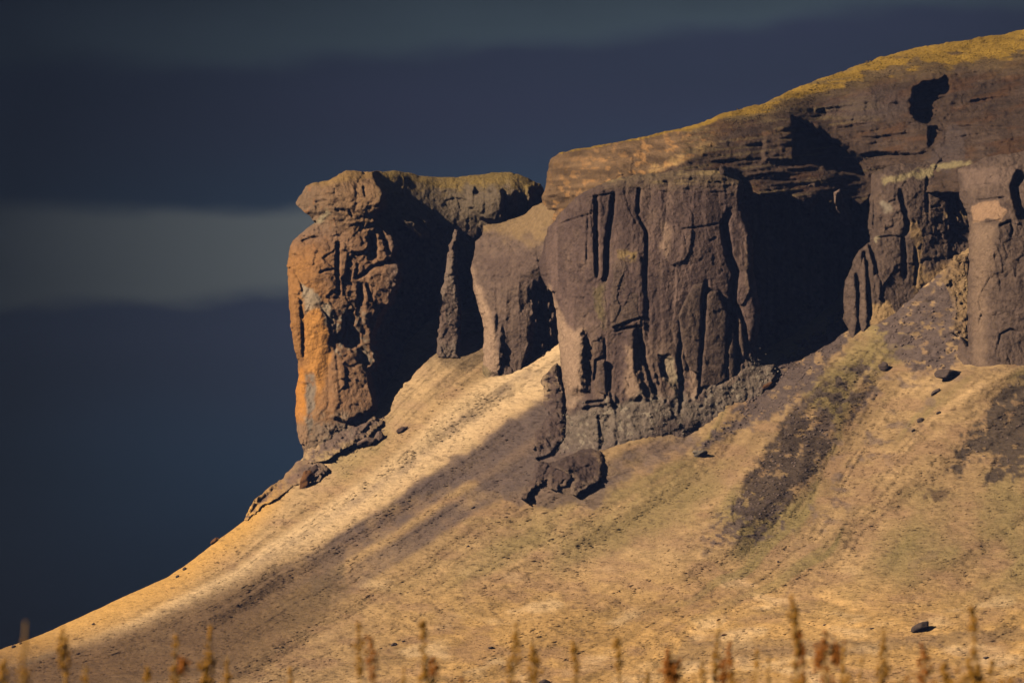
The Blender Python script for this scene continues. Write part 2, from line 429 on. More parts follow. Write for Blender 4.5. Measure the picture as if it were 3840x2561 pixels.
    for p in ([(3560, 2045), (3480, 2070), (3400, 2120), (3410, 2130), (3500, 2090)], [(200, 2440), (110, 2475), (60, 2500), (70, 2510), (210, 2450)], [(2560, 2400), (3300, 2395), (3840, 2350), (3840, 2400), (3300, 2440), (2500, 2500)]):
        c = mixc(c, np.array([.19, .135, .085]), .5*inpoly(U, V, p, 8, 8, 24, 3))
    c = mixc(c, np.array([.10, .065, .045]), .8*inpoly(U, V, [(3480, 1840), (3550, 1832), (3552, 1862), (3500, 1880), (3470, 1868)], 9, 12, 22, 5))
    # bare earth at the feet of the walls
    m = inpoly(U, V, [(1560, 1340), (1700, 1260), (1840, 1170), (1860, 1330), (1800, 1380), (1640, 1370)], 20, 18, 40, 7)
    c = mixc(c, np.array([.23, .165, .10]), m*.8)
    m = inpoly(U, V, [(2110, 1430), (2030, 1500), (1850, 1620), (1560, 1800), (1500, 1870), (1760, 1800), (1950, 1900), (2250, 1900), (2300, 1800), (2110, 1680)], 16, 18, 40, 8)
    c = mixc(c, GRAVEL*1.25, m*.75)
    m = inpoly(U, V, [(2340, 1690), (2520, 1650), (2640, 1640), (2560, 1690), (2440, 1760), (2330, 1800), (2210, 1850), (2200, 1820), (2330, 1750)], 10, 12, 30, 9)
    c = mixc(c, GRAVEL*1.3, m*.6*sst(-.2, .3, fbm(U/50, V/30, 3, 3)))
    # dark little scars of earth, wider than tall
    d1, d2, idv = cell(U/30, V/12, 5)
    c = mixc(c, np.array([.11, .075, .045]), ((idv > 0.84) & (d1 < 0.34))*0.45*sst(-.3, .35, fbm(U/150, V/110, 2, 8)))
    return c
gu = np.arange(-600, 4500, 5.0); nt = 400
tt = np.linspace(0, 1, nt)
Ug = np.repeat(gu[None], nt, 0)
topv = np.interp(gu, hx, hy); botv = np.maximum(2740.0, topv + 120)
Vg = topv[None] + (botv-topv)[None]*tt[:, None]
Tg = T_depth(Ug, Vg)
# where turf turns away from the sun, smooth its shape to avoid black crevices
def box(A, n, ax):
    P = np.pad(A, [(n, n) if i == ax else (0, 0) for i in (0, 1)], mode='edge'); c = np.cumsum(P, ax)
    c = np.concatenate([np.zeros_like(c.take([0], ax)), c], ax); m = 2*n+1
    return (c.take(range(m, c.shape[ax]), ax) - c.take(range(0, c.shape[ax]-m), ax))/m
for it in range(2):
    fx = np.gradient(Tg, axis=1)/0.5 ; dv = (botv-topv)/(nt-1)/10
    fz = -np.gradient(Tg, axis=0)/dv[None]
    fx = fx + np.gradient(topv)[None]/5*(1-tt[:, None])*fz*-1*-1
    bad = 1 - sst(.15, .75, -fx*.78 + .415 + fz*.469)
    bad = np.clip(box(box(bad, 4, 0), 4, 1)*3.0, 0, 1)
    sm = box(box(box(box(Tg, 6, 0), 6, 1), 6, 0), 6, 1)
    Tg = Tg*(1-.85*bad) + sm*.85*bad
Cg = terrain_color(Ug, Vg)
Pg = world_pos(Ug + 0.0, Vg + 2.5*fbm(Ug/40, Vg/40, 3, 15), Tg)
Pg[..., 2] = np.maximum(Pg[..., 2], -2.5)
# rows beyond the skyline carry the hill down its far side
back = []
for k in (1, 2, 3, 4):
    b = Pg[0].copy(); b[:, 1] += 22.0*k; b[:, 2] = np.maximum(b[:, 2] - (2.2*k*k + 1.2*k), -2.5); back.append(b)
Pall = np.concatenate([np.stack(back[::-1]), Pg], 0); Call = np.concatenate([np.repeat(Cg[:1], 4, 0), Cg], 0)
def grid_faces(r, c):
    i = np.arange(r*c).reshape(r, c)
    return np.stack([i[:-1, :-1], i[1:, :-1], i[1:, 1:], i[:-1, 1:]], -1).reshape(-1, 4)
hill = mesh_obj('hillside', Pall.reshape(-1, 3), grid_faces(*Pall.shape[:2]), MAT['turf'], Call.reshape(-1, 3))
tag(hill, 'dry golden grass slope with gullies and gravel patches running down under the cliffs', kind='structure')
def T_at(u, v):
    """distance of the finished slope in direction (u, v)"""
    u = np.asarray(u, float); v = np.asarray(v, float)
    iu = np.clip((u-gu[0])/5.0, 0, len(gu)-2); i0 = iu.astype(int)
    tv = np.interp(u, gu, topv); bv = np.interp(u, gu, botv)
    ir = np.clip((v-tv)/(bv-tv)*(nt-1), 0, nt-2); r0 = ir.astype(int)
    fu = iu-i0; fr = ir-r0
    return (Tg[r0, i0]*(1-fu)*(1-fr) + Tg[r0, i0+1]*fu*(1-fr) + Tg[r0+1, i0]*(1-fu)*fr + Tg[r0+1, i0+1]*fu*fr)

# flat ground between the camera and the hill, reaching the horizon
m_ground = material('meadow', bump=((0.8, 0.2, (1, 1, 1)),), vary=0.2, vscale=0.3, base=(.22, .16, .07))
gv = []; gn = 48
for r in (0.0, 60, 400, 1100, 1820):
    for k in range(gn):
        a = 2*math.pi*k/gn; gv.append((r*math.sin(a), r*math.cos(a), 0.0))
gf = np.array([(i*gn+k, (i+1)*gn+k, (i+1)*gn+(k+1) % gn, i*gn+(k+1) % gn) for i in range(4) for k in range(gn)])
tag(mesh_obj('ground', np.array(gv), gf, m_ground), 'flat grassy ground in front of the hill', kind='structure')

# haze box added over the whole place to tint the shade blue
hz = [(x, y, z) for x in (-1850, 1850) for y in (-1850, 1850) for z in (-4.0, 330.0)]
hme = bpy.data.meshes.new('haze')
hme.from_pydata(hz, [], [(0, 1, 3, 2), (4, 6, 7, 5), (0, 4, 5, 1), (2, 3, 7, 6), (0, 2, 6, 4), (1, 5, 7, 3)])
hm = bpy.data.materials.new('blue_shade_tint'); hm.use_nodes = True; hm.node_tree.nodes.clear()
pv = hm.node_tree.nodes.new('ShaderNodeVolumePrincipled'); pv.inputs['Color'].default_value = (0.24, 0.38, 1.0, 1); pv.inputs['Density'].default_value = 3.9e-5
ho_ = hm.node_tree.nodes.new('ShaderNodeOutputMaterial'); hm.node_tree.links.new(pv.outputs[0], ho_.inputs['Volume'])
hme.materials.append(hm); haze = bpy.data.objects.new('haze', hme); C.objects.link(haze); tag(haze, 'thin blue haze added to tint the shade', kind='stuff')

# ------------------------------------------------------------------ rock bodies
def groove(R, U, V, pts, w, depth, taper=True):
    """a crack: steep on its left side, ramping out to the right"""
    u0 = min(p[0] for p in pts)-4*w; u1 = max(p[0] for p in pts)+4*w
    v0 = min(p[1] for p in pts)-4*w; v1 = max(p[1] for p in pts)+4*w
    m = (U > u0) & (U < u1) & (V > v0) & (V < v1)
    if not m.any(): return
    u = U[m] + 0.22*w*fbm(U[m]/18, V[m]/22, 2, 3); v = V[m]
    d, s, t = dline(u, v, pts)
    k = np.clip(1 - d/w, 0, 1); k = k*k*(3-2*k)
    if taper: k = k*np.clip(np.minimum(t, 1-t)*7 + 0.12, 0, 1)
    R[m] += depth*k
def slab(R, U, V, poly, h, soft=8, kx=0.0, kz=0.0, wob=3):
    """raise (h > 0) or sink a polygon, tilting it: kx > 0 turns it to the right"""
    P = np.array(poly, float)
    m = (U > P[:, 0].min()-soft*2-10) & (U < P[:, 0].max()+soft*2+10) & (V > P[:, 1].min()-soft*2-10) & (V < P[:, 1].max()+soft*2+10)
    if not m.any(): return
    u, v = U[m], V[m]
    d = sdf(u + wob*fbm(u/20, v/20, 2, 6)*2, v + wob*fbm(u/20, v/20, 2, 9)*2, poly)
    k = 1 - sst(-soft, soft, d)
    R[m] += k*(-h + kx*(u-P[:, 0].mean())/10 + kz*(P[:, 1].mean()-v)/10)
def body(name, outline, depth, color, step=4.0, rw=26, rr=5.0, skirt=40, wob=4.0, mat='rock', parent=None, seed=0):
    P = np.array(outline, float)
    u = np.arange(P[:, 0].min()-12, P[:, 0].max()+13, step); v = np.arange(P[:, 1].min()-12, P[:, 1].max()+13, step)
    U, V = np.meshgrid(u, v)
    D = sdf(U + wob*1.4*fbm(U/26, V/26, 3, seed), V + wob*1.4*fbm(U/26, V/26, 3, seed+5), outline)
    Y = depth(U, V)
    gy, gx = np.gradient(D, step); gl = np.hypot(gx, gy)+1e-6
    r = np.clip(1 + D/rw, 0, 0.995)
    Y = Y + rr*(1 - np.sqrt(1-r*r))*(1 - sst(.25, .75, gy/gl))
    ins = D < step*0.35
    q = ins[:-1, :-1] & ins[1:, :-1] & ins[1:, 1:] & ins[:-1, 1:]
    rr_, cc_ = U.shape
    idx = np.arange(rr_*cc_).reshape(rr_, cc_)
    F = np.stack([idx[:-1, :-1], idx[1:, :-1], idx[1:, 1:], idx[:-1, 1:]], -1)[q]
    cnt = np.zeros(rr_*cc_, int); np.add.at(cnt, F.ravel(), 1)
    bnd = ((cnt > 0) & (cnt < 4)).reshape(rr_, cc_)
    mv = np.clip(-D, -step, step*1.2)*bnd
    U2 = U + gx/gl*mv; V2 = V + gy/gl*mv
    col = color(U, V, Y)
    X3 = world_pos(U2, V2, Y + Y0)
    used = np.nonzero(cnt)[0]; remap = -np.ones(rr_*cc_, int); remap[used] = np.arange(len(used))
    verts = X3.reshape(-1, 3)[used]; cols = col.reshape(-1, 3)[used]
    F = remap[F]
    lab = np.arange(len(used))                      # keep the one connected sheet
    while True:
        mn = lab[F].min(1); new = lab.copy()
        for k in range(4): np.minimum.at(new, F[:, k], mn)
        new = new[new]
        if (new == lab).all(): break
        lab = new
    F = F[lab[F[:, 0]] == np.bincount(lab[F[:, 0]]).argmax()]
    # skirt behind the outline
    E = np.concatenate([F[:, [0, 1]], F[:, [1, 2]], F[:, [2, 3]], F[:, [3, 0]]])
    key = np.sort(E, 1); kk = key[:, 0].astype(np.int64)*len(used)+key[:, 1]
    un, inv, ct = np.unique(kk, return_inverse=True, return_counts=True)
    E = E[ct[inv] == 1]
    bv = np.unique(E); bm = -np.ones(len(used), int); bm[bv] = np.arange(len(bv))
    Ub = U2.ravel()[used][bv]; Vb = V2.ravel()[used][bv]; Yb = Y.ravel()[used][bv]
    nx = (gx/gl).ravel()[used][bv]; ny = (gy/gl).ravel()[used][bv]
    base = len(used); vs = [verts]; cs = [cols]; fs = [F]
    prev = bv
    for k, (dy, sh) in enumerate(((0.18, 1.5), (0.5, 4), (1.0, 9))):
        vs.append(world_pos(Ub - nx*sh, Vb - ny*sh, Yb + Y0 + skirt*dy)); cs.append(cols[bv])
        cur = base + np.arange(len(bv))
        a, b = E[:, 0], E[:, 1]
        fs.append(np.stack([prev[bm[b]], prev[bm[a]], cur[bm[a]], cur[bm[b]]], -1))
        prev = cur; base += len(bv)
    o = mesh_obj(name, np.concatenate(vs), np.concatenate(fs), MAT[mat], np.concatenate(cs), parent)
    return o
def facet(U, V, su, sv, seed=0, tilt=1.0):
    """angular blocks: every cell its own offset and tilt"""
    x = U/su + .5*fbm(U/(su*1.1), V/(sv*1.1), 3, seed+2); y = V/sv + .5*fbm(U/(su*1.1), V/(sv*1.1), 3, seed+6)
    xi = np.floor(x).astype(np.int64); yi = np.floor(y).astype(np.int64)
    best = np.full(x.shape, 9.0); val = np.zeros(x.shape)
    t1, t2, t3, t4, t5 = (TAB[(seed+k) % 16] for k in range(5))
    for i in (-1, 0, 1):
        for j in (-1, 0, 1):
            a = (xi+i) & 255; b = (yi+j) & 255
            dx = x - (xi+i) - t1[a, b]; dy = y - (yi+j) - t2[a, b]
            d = np.hypot(dx, dy); m = d < best
            val = np.where(m, (t3[a, b]-.5) + tilt*((t4[a, b]-.5)*dx*1.6 + (t5[a, b]-.5)*dy*1.2), val)
            best = np.where(m, d, best)
    return val
def rocky(U, V, seed=0, a=1.0, stretch=1.0):
    """general broken rock relief, metres"""
    s = 1.0*ridge(U/150, V/(170*stretch), 3, seed) + 0.6*fbm(U/42, V/(48*stretch), 3, seed+3)
    s = s + 0.38*ridge(U/24, V/(26*stretch**.5), 3, seed+6) + 0.3*fbm(U/11, V/12, 2, seed+8)
    s = s + 1.5*facet(U, V, 95, 95*stretch**.7, seed+1) + 0.9*facet(U, V, 36, 38*stretch**.5, seed+5)
    return -a*s
def blocky(U, V, seed=0, su=40, sv=34, a=1.0):
    d1, d2, idv = cell(U/su + .45*fbm(U/30, V/30, 2, seed), V/sv + .45*fbm(U/30, V/30, 2, seed+3), seed)
    return a*((0.5-idv)*1.5 + 0.5*(1-sst(0.02, 0.16, d2-d1)))
def rock_col(U, V, seed=0, base=ROCK, alt=TAN):
    n = fbm(U/90, V/120, 4, seed+2); n2 = fbm(U/22, V/60, 3, seed+4); n3 = fbm(U/14, V/14, 3, seed+7)
    c = np.broadcast_to(np.asarray(base), U.shape+(3,)).copy()
    c = mixc(c, alt, 0.25*sst(0, .6, n) + 0.18*sst(.1, .6, n2))
    pit = sst(.25, .7, fbm(U/9, V/9, 2, seed+9))
    return c*(1 + .30*n3 + .14*n - .35*pit)[..., None]

# ---- left headland (with its head, crown and the shaded wall behind)
HEAD_OUT = [(1109, 763), (1136, 716), (1146, 695), (1187, 683), (1231, 678), (1272, 654), (1299, 641), (1351, 641), (1405, 644),
            (1476, 641), (1534, 648), (1578, 661), (1612, 666), (1698, 665), (1800, 656), (1862, 648), (1900, 648), (1944, 653), (1990, 672), (2030, 694),
            (2060, 760), (2060, 900), (1990, 1050), (1960, 1300), (1850, 1370), (1600, 1430), (1470, 1680), (1350, 1800), (1200, 1830), (1140, 1790),
            (1135, 1687), (1117, 1636), (1105, 1559), (1110, 1457), (1120, 1406), (1120, 1355), (1105, 1314), (1092, 1243), (1084, 1151), (1083, 1110),
            (1078, 1008), (1073, 998), (1088, 923), (1102, 899), (1126, 879), (1153, 855), (1177, 835), (1174, 825), (1153, 804), (1122, 780)]
FRONT = [(900, 500), (1395, 600), (1408, 651), (1422, 688), (1442, 712), (1439, 777), (1412, 811), (1428, 838), (1476, 882), (1493, 923), (1476, 978),
         (1507, 988), (1507, 1025), (1487, 1093), (1472, 1126), (1425, 1188), (1401, 1268), (1403, 1304), (1418, 1365), (1385, 1390), (1398, 1447),
         (1408, 1508), (1423, 1560), (1430, 1900), (900, 1900)]
hf = tps([(1080, 1000, 328), (1180, 1000, 318), (1300, 1000, 318), (1440, 1000, 319), (1090, 1500, 326), (1180, 1550, 316), (1300, 1600, 314), (1420, 1540, 318),
          (1120, 760, 334), (1250, 740, 322), (1430, 730, 322), (1180, 850, 328), (1300, 830, 321), (1440, 850, 324), (1250, 660, 330), (1400, 650, 334), (1150, 1200, 318), (1300, 1250, 318), (1420, 1250, 320)])
hb = tps([(1430, 700, 348), (1430, 1000, 336), (1430, 1400, 334), (1560, 800, 350), (1560, 1100, 347), (1520, 1350, 345), (1700, 900, 362), (1700, 1250, 361),
          (1850, 850, 362), (1850, 1150, 372), (1950, 900, 372), (1560, 690, 366), (1700, 700, 372), (1850, 700, 362), (1980, 720, 366), (1600, 655, 374), (1850, 655, 374),
          (1400, 560, 362), (2060, 800, 384), (2000, 1200, 384)])
def head_depth(U, V):
    fr = hf(U, V); bk = hb(U, V)
    d = sdf(U + 5*fbm(U/24, V/24, 3, 1)*2, V, FRONT)
    k = sst(-14, 10, d)
    R = fr*(1-k) + np.maximum(bk, fr+2)*k
    up = 1-sst(880, 1000, V)
    sm = inpoly(U, V, [(1080, 1110), (1200, 1130), (1250, 1300), (1240, 1560), (1130, 1700), (1080, 1500)], 30, 10, 40, 2)
    R += (1-k)*(rocky(U, V, 1, 0.75)*(1-.6*sm) + blocky(U, V, 3, 46, 38, 0.45)*sst(640, 900, V)*(1-sst(1150, 1300, V)))
    R += k*(rocky(U, V, 4, 0.7, 2.5) - 1.1*ridge(U/45, V/400, 2, 6)*sst(880, 950, V))
    R += (1-k)*0.9*fbm(U/60, V/16, 3, 8)*up
    # shelf at the neck, brow, layers
    groove(R, U, V, [(1110, 850), (1200, 825), (1260, 830)], 34, 1.6)
    groove(R, U, V, [(1153, 800), (1190, 812), (1230, 800)], 20, 1.2)
    for pts, w, dp in (([(1265, 905), (1268, 1000), (1268, 1040)], 13, 5), ([(1312, 960), (1306, 1000), (1300, 1045)], 11, 4.5),
                       ([(1345, 985), (1338, 1025), (1332, 1045)], 8, 2.5), ([(1268, 1035), (1270, 1075), (1270, 1110)], 9, 2.5),
                       ([(1335, 1045), (1370, 1025), (1400, 1000), (1440, 985), (1476, 978)], 10, 3.5), ([(1390, 880), (1400, 930), (1398, 980)], 24, 5),
                       ([(1420, 860), (1450, 905), (1455, 950)], 14, 3), ([(1350, 1065), (1352, 1110), (1345, 1150)], 17, 5), ([(1378, 1060), (1385, 1100), (1395, 1130)], 9, 2.5),
                       ([(1195, 1025), (1230, 1013), (1265, 1010)], 7, 1.6), ([(1126, 1110), (1137, 1200), (1140, 1300), (1138, 1360)], 11, .7),
                       ([(1128, 905), (1160, 895), (1200, 888)], 7, 1.6), ([(1100, 1010), (1130, 1060), (1140, 1100)], 10, 1.5),
                       ([(1248, 1130), (1262, 1200), (1256, 1290), (1270, 1420), (1290, 1560)], 9, .5), ([(1200, 1150), (1230, 1180), (1245, 1260)], 8, 1.2),
                       ([(1362, 700), (1372, 740)], 8, 2), ([(1358, 648), (1374, 652)], 10, 3.5), ([(1310, 790), (1322, 815)], 8, 2), ([(1180, 760), (1230, 752)], 8, 1.6),
                       ([(1186, 770), (1188, 800)], 7, 1.2), ([(1400, 800), (1425, 818)], 12, 3)):
        groove(R, U, V, pts, w, dp)
    for poly, h, so, kx, kz in (([(1268, 1045), (1268, 985), (1290, 945), (1316, 950), (1310, 990), (1300, 1045)], 1.5, 6, 0, 0),
                        ([(1290, 870), (1385, 862), (1386, 925), (1345, 950), (1280, 940)], 1.8, 6, -.1, .2),
                        ([(1405, 935), (1455, 925), (1450, 975), (1402, 1000)], 2.5, 7, 0, 0),
                        ([(1385, 1015), (1500, 985), (1506, 1030), (1486, 1090), (1455, 1150), (1400, 1130), (1384, 1060)], 2.4, 8, -.1, 0),
                        ([(1370, 1080), (1388, 1110), (1400, 1140), (1425, 1185), (1405, 1260), (1385, 1280), (1360, 1190)], 1.6, 8, .2, 0),
                        ([(1285, 1180), (1325, 1165), (1325, 1220), (1350, 1250), (1350, 1290), (1320, 1310), (1295, 1300), (1292, 1240)], -4.2, 6, 0, 0),
                        ([(1240, 1330), (1300, 1290), (1340, 1340), (1378, 1390), (1398, 1450), (1412, 1530), (1300, 1580), (1240, 1560)], 3.0, 10, -.05, .1),
                        ([(1330, 1290), (1400, 1340), (1420, 1370), (1370, 1370)], -2.5, 6, 0, 0),
                        ([(1095, 1110), (1128, 1120), (1138, 1350), (1110, 1330)], 1.5, 8, .5, 0),
                        ([(1150, 1110), (1200, 1130), (1240, 1250), (1190, 1420), (1140, 1400), (1140, 1250)], 0.9, 24, -.12, 0),
                        ([(1110, 1420), (1150, 1430), (1158, 1560), (1145, 1660), (1115, 1640), (1105, 1540)], 1.1, 16, -.2, 0),
                        ([(1345, 690), (1430, 688), (1440, 780), (1400, 800), (1340, 790)], 1.6, 10, -.1, 0),
                        ([(1508, 820), (1540, 826), (1600, 868), (1606, 895), (1580, 888), (1530, 850)], 27, 7, 0, 0),
                        ([(1575, 820), (1605, 830), (1604, 855)], 27, 6, 0, 0),
                        ([(1756, 712), (1780, 700), (1776, 780), (1755, 778)], 5, 6, 0, 0),
                        ([(1782, 730), (1884, 710), (1884, 830), (1860, 834), (1800, 815), (1775, 790)], 7, 8, -.2, 0),
                        ([(1900, 725), (1930, 715), (1935, 790), (1910, 800), (1895, 770)], 4, 7, .2, 0),
                        ([(1975, 700), (1995, 700), (1990, 790), (1975, 800)], 4, 7, 0, 0)):
        slab(R, U, V, poly, h, so, kx, kz)
    # rough footing
    m = sst(1500, 1600, V + (1400-U)*-0.25)
    R += m*(1-k)*(blocky(U, V, 5, 20, 13, 0.9) - 2.5*m)
    return R
def head_color(U, V, Y):
    c = rock_col(U, V, 1, ROCK*.92, TAN*.9)
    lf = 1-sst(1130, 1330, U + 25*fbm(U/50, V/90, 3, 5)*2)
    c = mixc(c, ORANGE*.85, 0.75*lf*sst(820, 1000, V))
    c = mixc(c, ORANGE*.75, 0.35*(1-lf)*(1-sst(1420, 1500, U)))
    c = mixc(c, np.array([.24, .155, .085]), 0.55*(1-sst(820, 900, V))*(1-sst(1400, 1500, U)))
    m = inpoly(U, V, [(1150, 1180), (1190, 1120), (1235, 1230), (1230, 1330), (1205, 1480), (1170, 1460), (1140, 1330), (1135, 1200)], 14, 10, 40, 3)
    c = mixc(c, ORANGE*1.2, m*.9)
    m = inpoly(U, V, [(1100, 1400), (1135, 1380), (1155, 1500), (1158, 1600), (1145, 1680), (1110, 1650), (1100, 1540)], 8, 6, 30, 4)
    c = mixc(c, ORANGE*np.array([1.1, 1, .8]), m*.95)
    m = inpoly(U, V, [(1130, 1060), (1190, 1110), (1240, 1150), (1262, 1220), (1235, 1230), (1200, 1150), (1145, 1170)], 8, 8, 30, 5)
    c = mixc(c, LIGHTG*.95, m*.8)
    m = inpoly(U, V, [(1140, 1400), (1175, 1400), (1188, 1450), (1175, 1560), (1160, 1640), (1148, 1560)], 7, 6, 30, 6)
    c = mixc(c, GREY*1.2, m*.9)
    m = inpoly(U, V, [(1280, 1160), (1360, 1140), (1400, 1300), (1420, 1380), (1385, 1400), (1300, 1290), (1260, 1330), (1250, 1200)], 12, 12, 26, 7)
    c = mixc(c, LIGHTG*.85, m*.7*sst(-.3, .3, fbm(U/10, V/10, 2, 3)))
    m = sst(-.05, .3, fbm(U/60, V/60, 3, 9))*sst(1520, 1580, V)
    c = mixc(c, LIGHTG*.8, m*.7)
    m = sst(1560, 1600, V)*(1-m)
    c = mixc(c, GREY*.9, m*.7)
    # moss and grass along the crown
    top = np.interp(U, [1230, 1405, 1578, 1700, 1862, 2030], [678, 644, 661, 665, 648, 694])
    d = V - top
    c = mixc(c, YEL*.9, (1-sst(12, 75, d+40*fbm(U/30, V/22, 3, 2)))*sst(1390, 1430, U)*.9)
    c = mixc(c, np.array([.30, .19, .07]), (1-sst(4, 30, d+10*fbm(U/30, V/22, 3, 2)))*(1-sst(1390, 1430, U))*.7)
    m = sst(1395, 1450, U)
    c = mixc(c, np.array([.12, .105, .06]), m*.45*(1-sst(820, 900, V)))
    c = mixc(c, RUST*1.4, .7*sst(.42, .6, fbm(U/16, V/16, 3, 12))*lf)
    c = mixc(c, CREAM*.7, inpoly(U, V, [(1180, 835), (1225, 785), (1240, 800), (1215, 835)], 6, 5, 18, 4)*.8)
    return c
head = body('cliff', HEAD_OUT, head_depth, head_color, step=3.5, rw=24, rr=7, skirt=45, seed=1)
tag(head, 'leftmost cliff, an orange-brown headland with an overhanging beak-like brow against the sky', 'cliff')

# ---- spire in the shaded recess
SP = [(1704, 860), (1722, 864), (1719, 899), (1708, 908), (1715, 967), (1716, 1025), (1721, 1093), (1731, 1126), (1729, 1197), (1724, 1340),
      (1640, 1340), (1640, 1173), (1646, 1112), (1665, 1055), (1675, 985), (1680, 928), (1698, 890)]
def sp_depth(U, V):
    R = 325 + 0.03*(1100-V)/10 + rocky(U, V, 7, .5) + blocky(U, V, 2, 30, 26, .4)
    groove(R, U, V, [(1690, 1035), (1716, 1028)], 7, 1.0)
    return R
spire = body('rock_spire', SP, sp_depth, lambda U, V, Y: rock_col(U, V, 5, ROCK*.9, LIGHTG*.8), step=3, rw=20, rr=4, skirt=9, wob=3, seed=3)
tag(spire, 'slender grey rock spire standing alone in the dark recess behind the left headland', 'rock spire')

# ---- middle buttress
MID = [(2110, 745), (2000, 772), (1975, 800), (1880, 838), (1812, 845), (1808, 880), (1780, 910), (1773, 970), (1768, 1000), (1773, 1080), (1790, 1140), (1805, 1190),
       (1815, 1240), (1812, 1300), (1808, 1460), (1960, 1480), (2140, 1470), (2200, 1200), (2200, 900), (2180, 745)]
mf = tps([(1775, 1000, 318), (1850, 1000, 308), (1950, 1000, 298), (2040, 1000, 290), (2120, 1000, 290), (1815, 1400, 310), (1900, 1400, 304), (1980, 1390, 300), (2090, 1370, 304), (2010, 1200, 298),
          (1820, 860, 326), (1950, 830, 316), (2060, 800, 300), (2120, 860, 288), (2090, 1100, 304)])
def mid_depth(U, V):
    R = mf(U, V) + rocky(U, V, 2, .42, 1.8) + 0.7*fbm(U/28, V/16, 3, 4)*(1-sst(980, 1080, V)) - .5*ridge(U/40, V/500, 2, 3)*sst(1000, 1100, V)
    slab(R, U, V, [(2010, 1060), (2040, 1090), (2060, 1250), (2110, 1400), (1950, 1450), (1985, 1330), (2000, 1200)], -6, 10, .3, 0)
    groove(R, U, V, [(1985, 1300), (1965, 1380), (1950, 1440)], 10, 3)
    groove(R, U, V, [(1860, 1030), (1868, 1200), (1858, 1380)], 12, .8)
    slab(R, U, V, [(1812, 1170), (1860, 1180), (1885, 1300), (1870, 1400), (1815, 1400)], 1.8, 16, -.5, 0)
    # knobs that catch the light in the shaded cleft
    d1, d2, idv = cell(U/16, V/34, 8)
    m = inpoly(U, V, [(2000, 1060), (2090, 1080), (2110, 1400), (1980, 1430), (2000, 1200)], 6, 6, 20, 3)
    R -= m*(idv > .72)*(1-sst(.15, .5, d1))*6
    return R
def mid_color(U, V, Y):
    c = rock_col(U, V, 3, ROCK*.82, TAN*.8)
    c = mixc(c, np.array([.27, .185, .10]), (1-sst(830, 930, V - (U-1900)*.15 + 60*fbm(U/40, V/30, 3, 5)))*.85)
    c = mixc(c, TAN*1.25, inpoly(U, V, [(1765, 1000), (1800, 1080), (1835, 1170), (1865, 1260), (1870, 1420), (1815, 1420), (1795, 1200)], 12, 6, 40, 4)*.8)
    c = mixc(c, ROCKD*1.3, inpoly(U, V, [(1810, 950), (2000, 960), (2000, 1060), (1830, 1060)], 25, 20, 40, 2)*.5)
    c = mixc(c, OLIVE*.9, inpoly(U, V, [(1800, 1350), (1840, 1400), (1820, 1440), (1780, 1420)], 10, 8, 20, 4)*.6)
    return c
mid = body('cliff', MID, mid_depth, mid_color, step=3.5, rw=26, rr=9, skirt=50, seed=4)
tag(mid, 'pale brown cliff buttress between the left headland and the big central wall', 'cliff')

# ---- main wall
MAIN = [(2018, 995), (2032, 948), (2056, 854), (2112, 793), (2160, 740), (2230, 700), (2300, 672), (2400, 655), (2560, 640), (2740, 640), (2790, 690), (2792, 783), (2820, 877), (2827, 972),
        (2825, 1019), (2853, 1161), (2844, 1240), (2834, 1292), (2843, 1360), (2909, 1358), (2928, 1407), (2895, 1480), (2860, 1660), (2740, 1800), (2500, 1880), (2280, 1920),
        (2141, 1880), (2040, 1840), (2000, 1730), (2060, 1700), (2119, 1640), (2125, 1539), (2114, 1456), (2097, 1319), (2089, 1199), (2070, 1100), (2040, 1060)]
nf_ = tps([(2030, 950, 232), (2120, 950, 219), (2120, 1300, 214), (2200, 1300, 207), (2130, 1650, 216), (2250, 1650, 204), (2250, 900, 211), (2400, 900, 209), (2550, 900, 207), (2700, 900, 209),
           (2810, 900, 213), (2400, 1300, 203), (2550, 1300, 203), (2700, 1300, 205), (2840, 1300, 209), (2450, 1620, 199), (2650, 1560, 203), (2860, 1420, 208),
           (2200, 740, 218), (2400, 690, 217), (2650, 660, 218), (2780, 700, 220), (2010, 1750, 222)])
